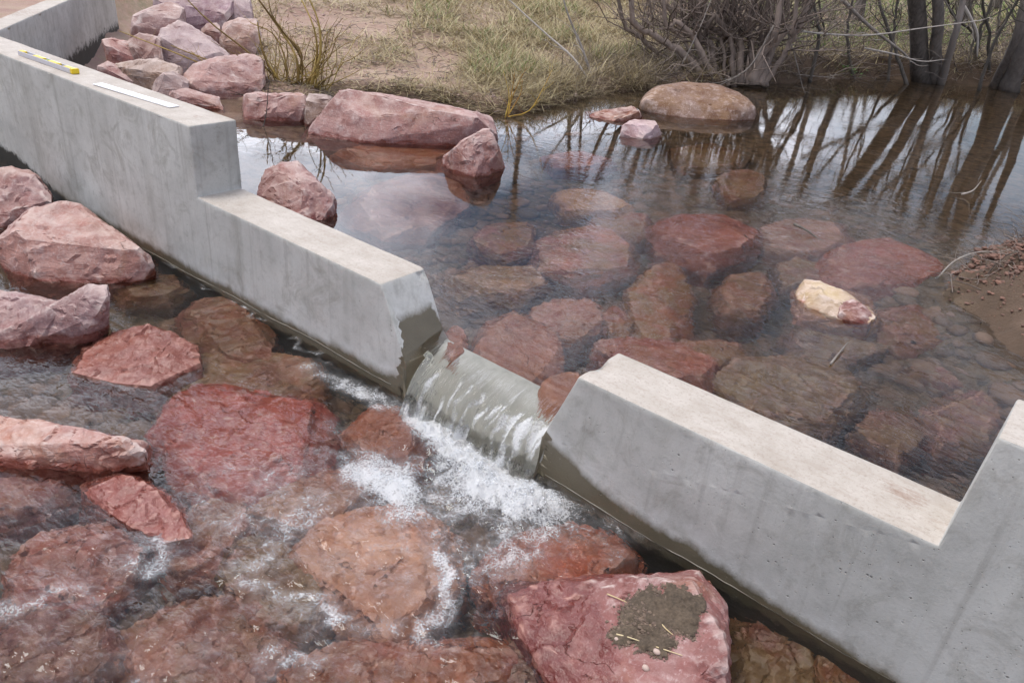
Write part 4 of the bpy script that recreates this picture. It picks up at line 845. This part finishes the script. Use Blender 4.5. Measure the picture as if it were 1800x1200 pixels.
Dq = fD(at_z(1680, 480, ZW)); branch('curved pale twig reaching from the soil heap', [(1640, 500), (1665, 470), (1690, 452), (1730, 442), (1780, 450)], Dq-.05, .006, BDEAD, 'dead_branch', 3)
Dq = fD(at_z(1475, 625, ZW)); branch('small grey twig afloat near the right wall', [(1460, 640), (1475, 620), (1490, 602)], [Dq-.1, Dq, Dq+.1], .006, BDEAD, 'floating_stick', 0)
branch('pale forked twig poking from the far pool water', [(1690, 342), (1710, 335), (1725, 318)], fD(at_z(1700, 345, ZW)), .008, BDEAD, 'floating_stick', 1)
branch('thin dark twig standing before the pink block in the water', [(458, 240), (468, 200), (472, 150), (478, 130)], fD(at_z(462, 222, ZW)), .005, BDARK, 'dead_branch', 1)

# grass, straw, litter
def grass_mat(name, cols):
    k = N(name); t = k.attr('tint').outputs['Fac']; r = k.n('ValToRGB', {0: t}).color_ramp
    nd = r.id_data.nodes[-1]; el = r.elements
    el[0].color = (*cols[0], 1); el[1].color = (*cols[-1], 1)
    for i, c in enumerate(cols[1:-1]): e = el.new((i+1)/(len(cols)-1)); e.color = (*c, 1)
    c = nd.outputs[0]
    d = k.pbsdf(c, .7); tr = k.n('BsdfTranslucent', {'Color': c}).outputs[0]
    return k.done(k.n('MixShader', {0: .25, 1: d, 2: tr}).outputs[0])
def blades(name, P, L, lean, width, tint, mat, label, cat, droop=.5):
    n = len(P); az = RNG.uniform(0, 2*PI, n); d = np.stack([np.cos(az), np.sin(az), np.zeros(n)], -1); side = np.stack([-np.sin(az), np.cos(az), np.zeros(n)], -1)
    V = np.zeros((n, 7, 3)); ks = [0, .4, .75, 1.0]
    for i, t in enumerate(ks):
        h = np.sin(lean)*L*t*(1-droop*.5*t*t); f = np.cos(lean)*L*t+droop*.35*L*t*t
        c = P+d*f[:, None]; c[:, 2] += np.maximum(h, .006); w = width*(1-t*.9)
        if i < 3: V[:, 2*i] = c-side*w[:, None]; V[:, 2*i+1] = c+side*w[:, None]
        else: V[:, 6] = c
    b = (np.arange(n)*7)[:, None]
    T3 = np.concatenate([b+np.array([[0, 1, 3]]), b+np.array([[0, 3, 2]]), b+np.array([[2, 3, 5]]), b+np.array([[2, 5, 4]]), b+np.array([[4, 5, 6]])])
    o = quad_mesh(name, V.reshape(-1, 3), T3, mat, attrs={'tint': np.repeat(tint, 7)}); return tag(o, label, cat, kind='stuff')
def scatter(n, pxr, pyr, dmin, dmax=99, dens=None):
    px = RNG.uniform(*pxr, n); py = RNG.uniform(*pyr, n); P = np.array([at_z(a, b, ZW+.25) for a, b in zip(px, py)])
    P[:, :2] += RNG.normal(size=(n, 2))*.05
    z, l = ground_z(P[:, 0], P[:, 1]); P[:, 2] = z
    k = (l > dmin) & (l < dmax) & (P[:, 1] > .3) & (((P[:, 0]-W0[0])*WN[0]+(P[:, 1]-W0[1])*WN[1]) < -.4)
    P, px, py = P[k], px[k], py[k]
    nz = fbm(P*np.array([1, 1, 0]), .9, 3)
    keepp = RNG.random(len(P)) < (dens(px, py, nz) if dens is not None else 1)
    return P[keepp], px[keepp], nz[keepp]
STRAW = grass_mat('straw', [(.10, .07, .035), (.36, .28, .14), (.60, .51, .31), (.26, .21, .10)]); GREEN = grass_mat('green grass', [(.09, .15, .035), (.18, .27, .07), (.29, .32, .13)])
def dD(px, py, nz): return np.clip((px-400)/450, .3, 1)*np.clip(.55+nz*1.3+(px > 900)*.3, .05, 1)*np.where(px > 1150, np.where(py > 45, .3, .16), 1)
P, px, nz = scatter(190000, (430, 1900), (-25, 180), .08, 60, dD); n = len(P); sc = np.clip(np.linalg.norm(P-CAM, axis=1)/8, .5, 2.5)
blades('dry_grass', P, RNG.uniform(.12, .38, n)*np.clip(sc, .6, 1.3)*np.clip((px-300)/600, .5, 1), np.clip(RNG.normal(.30, .3, n), 0, 1.2), .0042*sc, RNG.random(n), STRAW, 'matted straw coloured dry grass on the far bank', 'grass')
P, px, nz = scatter(50000, (600, 1900), (-25, 120), .6, 60, lambda a, b, c: np.clip((a-650)/400, 0, 1)*np.clip((c-.06+.7*((a > 1340) & (b < 95)))*3.5, 0, 1)); n = len(P); sc = np.clip(np.linalg.norm(P-CAM, axis=1)/8, .5, 2.5)
blades('green_grass', P, RNG.uniform(.10, .24, n), np.clip(RNG.normal(.8, .3, n), .2, 1.4), .0042*sc, RNG.random(n), GREEN, 'fresh green grass tufts growing through the dry straw', 'grass')
# tall dead stalks overhanging the far water edge
P, px, nz = scatter(26000, (900, 1900), (85, 190), .0, 1.3, lambda a, b, c: np.clip((a-950)/150, 0, 1)*np.where(a > 1180, .35, 1)); n = len(P)
blades('dry_reeds', P, RNG.uniform(.2, .55, n), np.clip(RNG.normal(.8, .45, n), .05, 1.5), np.full(n, .0038), RNG.random(n), grass_mat('dead stalks', [(.10, .075, .05), (.24, .19, .13), (.36, .29, .19)]), 'drooping dead stalks hanging over the far water edge', 'grass', .9)
# brush tangle of twigs on the far bank
mb = MB()
P, px, nz = scatter(5200, (1130, 1900), (20, 150), .02, 6)
for p in P[:3600]:
    L = RNG.uniform(.25, .9); v = RNG.normal(size=3); v[2] = abs(v[2])*.5; v /= np.linalg.norm(v); mb.tube(limb(p, p+v*L, RNG.normal(size=3)*.1*L, 6, .03), np.linspace(.006, .002, 6)*RNG.uniform(.6, 1.5), 3, False, RNG.random())
P, px, nz = scatter(1600, (430, 1050), (20, 195), .02, 4)
for p in P[:620]:
    L = RNG.uniform(.06, .3); v = RNG.normal(size=3); v[2] = abs(v[2])*.12; v /= np.linalg.norm(v); mb.tube(limb(p+np.array([0, 0, .01]), p+v*L, RNG.normal(size=3)*.1*L, 5, .03), np.linspace(.004, .0015, 5)*RNG.uniform(.6, 1.4), 3, False, RNG.random())
mc = at_z(1790, 490, ZW)
for _ in range(420):
    a = np.array([mc[0]+.12+RNG.normal()*.2, mc[1]+RNG.normal()*.28]); p = np.array([a[0], a[1], gz(*a)+.01])
    if p[2] < ZW-.05: continue
    L = RNG.uniform(.05, .3); v = RNG.normal(size=3); v[2] = abs(v[2])*.25; v /= np.linalg.norm(v); mb.tube(limb(p, p+v*L, RNG.normal(size=3)*.15*L, 6, .04), np.linspace(.003, .001, 6)*RNG.uniform(.5, 1.4), 3, False, RNG.random())
tag(mb.build('brush_tangle', bark('litter twigs', (.075, .055, .045), (.30, .24, .20), 20)), 'tangle of dead twigs littering the far bank', 'brush', kind='stuff')
# gravel
def pebbles(name, P, r, label, cols, lo=.0, sub=1):
    bm = bmesh.new(); bmesh.ops.create_icosphere(bm, subdivisions=sub, radius=1); BV = np.array([v.co[:] for v in bm.verts]); BF = np.array([[v.index for v in f.verts] for f in bm.faces]); bm.free(); n = len(P)
    s = RNG.uniform(.6, 1.3, (n, 1, 3))*np.array([1, 1, .6]); J = 1+RNG.normal(size=(n, len(BV), 1))*(.13 if sub == 1 else .07); a = RNG.uniform(0, 6.28, n); R2 = np.stack([np.stack([np.cos(a), -np.sin(a), 0*a], -1), np.stack([np.sin(a), np.cos(a), 0*a], -1), np.stack([0*a, 0*a, 0*a+1], -1)], 1)
    V = np.einsum('nij,nvj->nvi', R2, BV[None]*s*J)*r[:, None, None]+P[:, None]+np.array([0, 0, lo]); F = (BF[None]+(np.arange(n)*len(BV))[:, None, None]).reshape(-1, 3)
    k = N(name+' stone'); t = k.attr('tint').outputs['Fac']; c = k.mix(t, cols[0], cols[1]); c = k.mix(k.math('MULTIPLY', k.noise(k.pos(), 60, 4), .5), c, (.22, .14, .11))
    return quad_mesh(name, V.reshape(-1, 3), F, k.done(k.pbsdf(c, .8)), smooth=sub > 1, attrs={'tint': np.repeat(RNG.random(n), len(BV))}), label
P, px, nz = scatter(5000, (430, 1150), (0, 200), .0, 5, lambda a, b, c: np.clip(.75-c*1.2, .1, 1)*np.where(b > 140, 1, .55)); o, l = pebbles('gravel', P, np.clip(RNG.lognormal(math.log(.010), .5, len(P)), .004, .035), '', ((.26, .15, .12), (.52, .40, .35))); tag(o, 'pinkish gravel scattered on the shore of the far bank', 'gravel', kind='stuff')
n = 2600; bx = RNG.uniform(-1, 4.5, n); by = RNG.uniform(.3, 4, n); bz, bl = ground_z(bx, by); kk = bl < -.05; P = np.stack([bx, by, bz], -1)[kk]
lx2 = RNG.uniform(0, 4.2, 2200); ly2 = RNG.uniform(-1.9, -.05, 2200); lz, _ = ground_z(lx2, ly2); P = P[np.hypot(P[:, 0]-at_z(1790, 490, ZW)[0], P[:, 1]-at_z(1790, 490, ZW)[1]) > .75]; P = np.concatenate([P, np.stack([lx2, ly2, lz], -1)])
o, l = pebbles('bed_cobbles', P, np.clip(RNG.lognormal(math.log(.042), .5, len(P)), .012, .085), '', ((.06, .042, .026), (.22, .13, .085)), sub=2); tag(o, 'brown cobbles covering the stream bed under water', 'cobbles', kind='stuff')
# clods on the soil heap at the right
mc = at_z(1790, 490, ZW); n = 8000; a = RNG.normal(size=(n, 2))*np.array([.22, .32])+np.array([mc[0]+.16, mc[1]]); z, l = ground_z(a[:, 0], a[:, 1]); k = z > ZW-.03; P = np.stack([a[:, 0], a[:, 1], z], -1)[k]
o, l = pebbles('soil_clods', P, np.clip(RNG.lognormal(math.log(.0065), .65, len(P)), .002, .035), '', ((.06, .03, .02), (.22, .105, .07))); tag(o, 'crumbly red brown clods on the soil heap at the right', 'soil', kind='stuff')
# small green plant on the far bank
D = fD(at_z(1480, 125, ZW+.1)); c = at_D(1478, 118, D); LE = []; LF = []
for i in range(110):
    p = c+RNG.normal(size=3)*np.array([.16, .12, .05]); a = RNG.uniform(0, 6.28); s = RNG.uniform(.025, .05); u = np.array([cos(a), sin(a), .3]); v = np.array([-sin(a), cos(a), .1]); b = len(LE)
    LE += [p, p+u*s*.5+v*s*.4, p+u*s, p+u*s*.5-v*s*.4]; LF.append((b, b+1, b+2, b+3))
o = mesh_obj('leafy_plant', LE, LF, simple('fresh leaf', (.07, .17, .02), .5, .3)); tag(o, 'small bright green leafy plant on the dark far bank', 'plant')

# soil patch, straws and pebbles lying on the big slab
dg = bpy.context.evaluated_depsgraph_get(); dg.update()
def on_rock(px, py):
    ok, loc, nrm, _ = BIG.ray_cast(Vector(CAM)-BIG.location, Vector(ray(px, py)))
    return (np.array(loc+BIG.location), np.array(nrm)) if ok else (None, None)
def patch_h(x, y):
    n_ = float(fbm(np.array([[x, y, 0.0]]), .022, 5)[0]); q = ((x-1158-(y-1092)*.2)/84)**2+((y-1092+.26*(x-1145))/60)**2
    return 1-q+n_*.75
pts = []; 
while len(pts) < 5200:
    a = RNG.normal(size=2); x = 1152+a[0]*44; y = 1094+a[1]*40
    if not (1035 < x < 1270 and 1012 < y < 1190): continue
    p, nn = on_rock(x, y)
    if p is not None and nn[2] > .3 and patch_h(x, y) > -.06-.25*RNG.random()**4: pts.append(p+nn*RNG.uniform(0, .010)*math.exp(-(((x-1128)/45)**2+((y-1092)/40)**2)))
pts = np.array(pts)
gxp = np.arange(1030, 1275, 3.0); gyp = np.arange(1008, 1196, 3.0); GV = []; GI = {}
for j, y in enumerate(gyp):
    for i, x in enumerate(gxp):
        p, nn = on_rock(x, y)
        if p is None or nn[2] < .3: continue
        h = patch_h(x, y)
        if h < 0: continue
        GI[(i, j)] = len(GV); GV.append(p+nn*(.0012+.011*min(1, h)**.6*(.55+.45*float(fbm(np.array([[x, y, 5.0]]), .12, 3)[0]+.5))))
GF = [(GI[(i, j)], GI[(i, j+1)], GI[(i+1, j+1)], GI[(i+1, j)]) for (i, j) in GI if (i+1, j) in GI and (i, j+1) in GI and (i+1, j+1) in GI]
o, l = pebbles('soil_patch', pts, np.clip(RNG.lognormal(math.log(.0024), .5, len(pts)), .001, .008), '', ((.035, .026, .018), (.17, .125, .085))); tag(o, 'dark crumbly soil patch spilled on the big pink slab', 'soil')
mesh_obj('soil_base', GV, GF, simple('spilled soil', (.085, .062, .042), .95, .8, 120, 1, .004), o)
def laid(name, label, pp, r, mat, cat, group):
    P = []
    for x, y in pp:
        p, nn = on_rock(x, y)
        if p is not None: P.append(p+nn*(.004+r))
    if len(P) < 2: return
    P = curve(P, 10); mb = MB(); mb.tube(P, np.linspace(r, r*.6, 10), 5, True, RNG.random()); o = mb.build(name, mat); c = Vector(P[0]); o.data.transform(Matrix.Translation(-c)); o.location = c; tag(o, label, cat, group)
SM = bark('straw stem', (.45, .33, .16), (.66, .54, .32), 20)
laid('straw_stem', 'single straw lying left of the soil patch on the slab', [(1068, 1046), (1085, 1053), (1103, 1061)], .0022, SM, 'straw', 'straws on the big slab')
laid('straw_stem', 'straw crossing the lower left edge of the soil patch', [(1082, 1117), (1103, 1121), (1125, 1129)], .0022, SM, 'straw', 'straws on the big slab')
laid('straw_stem', 'straw on the lower right of the soil patch', [(1153, 1138), (1175, 1144), (1200, 1154)], .0018, SM, 'straw', 'straws on the big slab')
laid('straw_stem', 'bent straw in the centre of the soil patch', [(1143, 1100), (1160, 1098), (1172, 1108), (1183, 1118)], .0022, SM, 'straw', 'straws on the big slab')
for lab, x, y, s in (('pale pink pebble below the soil patch on the slab', 1136, 1174, .011), ('cream pebble at the lower rim of the soil patch', 1155, 1147, .011), ('tiny grey pebble beside the straw on the slab', 1084, 1124, .007), ('small tan pebble in the middle of the soil patch', 1140, 1092, .007)):
    p, nn = on_rock(x, y)
    if p is None: continue
    bm = bmesh.new(); bmesh.ops.create_icosphere(bm, subdivisions=2, radius=s)
    V, Nn, F = bm_arrays(bm); bm.free(); V = V*np.array([1, .8, .65])*(1+.25*perlin(V/s*1.3+x))[:, None]
    o = mesh_obj('pebble', V, F, simple('pebble stone', (.50, .38, .32), .8)); o.location = tuple(map(float, p+nn*s*.5)); tag(o, lab, 'pebble', 'pebbles on the big slab')

# ------------------------------------------------------------------ light
SUN_EL, SUN_AZ = math.radians(72), math.radians(-128)
W = bpy.data.worlds.new('World'); SC.world = W; W.use_nodes = True; nt = W.node_tree; nt.nodes.clear()
class WN_(N):
    def __init__(s, t): s.t = t
k = WN_(nt)
sky = k.n('TexSky', sky_type='NISHITA', sun_disc=False, sun_elevation=SUN_EL, sun_rotation=SUN_AZ % (2*PI), air_density=1.0, dust_density=1.5)
dirv = k.n('TexCoord').outputs['Generated']; xyz = k.n('SeparateXYZ', {0: dirv}).outputs
den = k.math('ADD', k.math('MAXIMUM', xyz[2], 0.0), .22)
pv = k.n('CombineXYZ', {0: k.math('DIVIDE', xyz[0], den), 1: k.math('DIVIDE', xyz[1], den), 2: 0.0}).outputs[0]
cl_ = k.noise(pv, 1.1, 7, .58, .4)
mask = k.rng(cl_, .40, .64)
cc = k.mix(k.rng(k.noise(pv, 2.6, 5), .3, .7), (8.2, 8.6, 10.2, 1), (12.6, 12.3, 13.2, 1))
GE, GA = math.radians(17), math.radians(-47)   # a bright bank of cloud low over the left bank
sdv = (math.sin(GA)*math.cos(GE), math.cos(GA)*math.cos(GE), math.sin(GE))
glow = k.rng(k.n('VectorMath', {0: dirv, 1: sdv}, operation='DOT_PRODUCT').outputs['Value'], .80, .99, 1.0, 3.6)
cc = k.n('VectorMath', {0: cc, 3: glow}, operation='SCALE').outputs[0]
fin = k.mix(k.math('MULTIPLY', mask, .88), sky.outputs[0], cc)
bg = k.n('Background', {'Color': fin, 'Strength': .10}); wo = nt.nodes.new('ShaderNodeOutputWorld'); nt.links.new(bg.outputs[0], wo.inputs[0])
sl = bpy.data.lights.new('sun', 'SUN'); sl.energy = 1.9; sl.angle = math.radians(28); sl.color = (1.0, .96, .90)
so = bpy.data.objects.new('sun', sl); COL.objects.link(so)
sd = Vector((math.sin(SUN_AZ)*math.cos(SUN_EL), math.cos(SUN_AZ)*math.cos(SUN_EL), math.sin(SUN_EL)))
so.rotation_euler = sd.to_track_quat('Z', 'Y').to_euler(); so.location = (-8, 3, 12)

vs = SC.view_settings; vs.view_transform = 'Standard'; vs.look = 'None'; vs.exposure = 0.6; vs.gamma = 1
SC.render.engine = 'CYCLES'
cy = SC.cycles; cy.use_denoising = True; cy.max_bounces = 12; cy.transmission_bounces = 10; cy.transparent_max_bounces = 8; cy.blur_glossy = .6; cy.use_adaptive_sampling = True; cy.adaptive_threshold = .02; cy.sample_clamp_indirect = 6
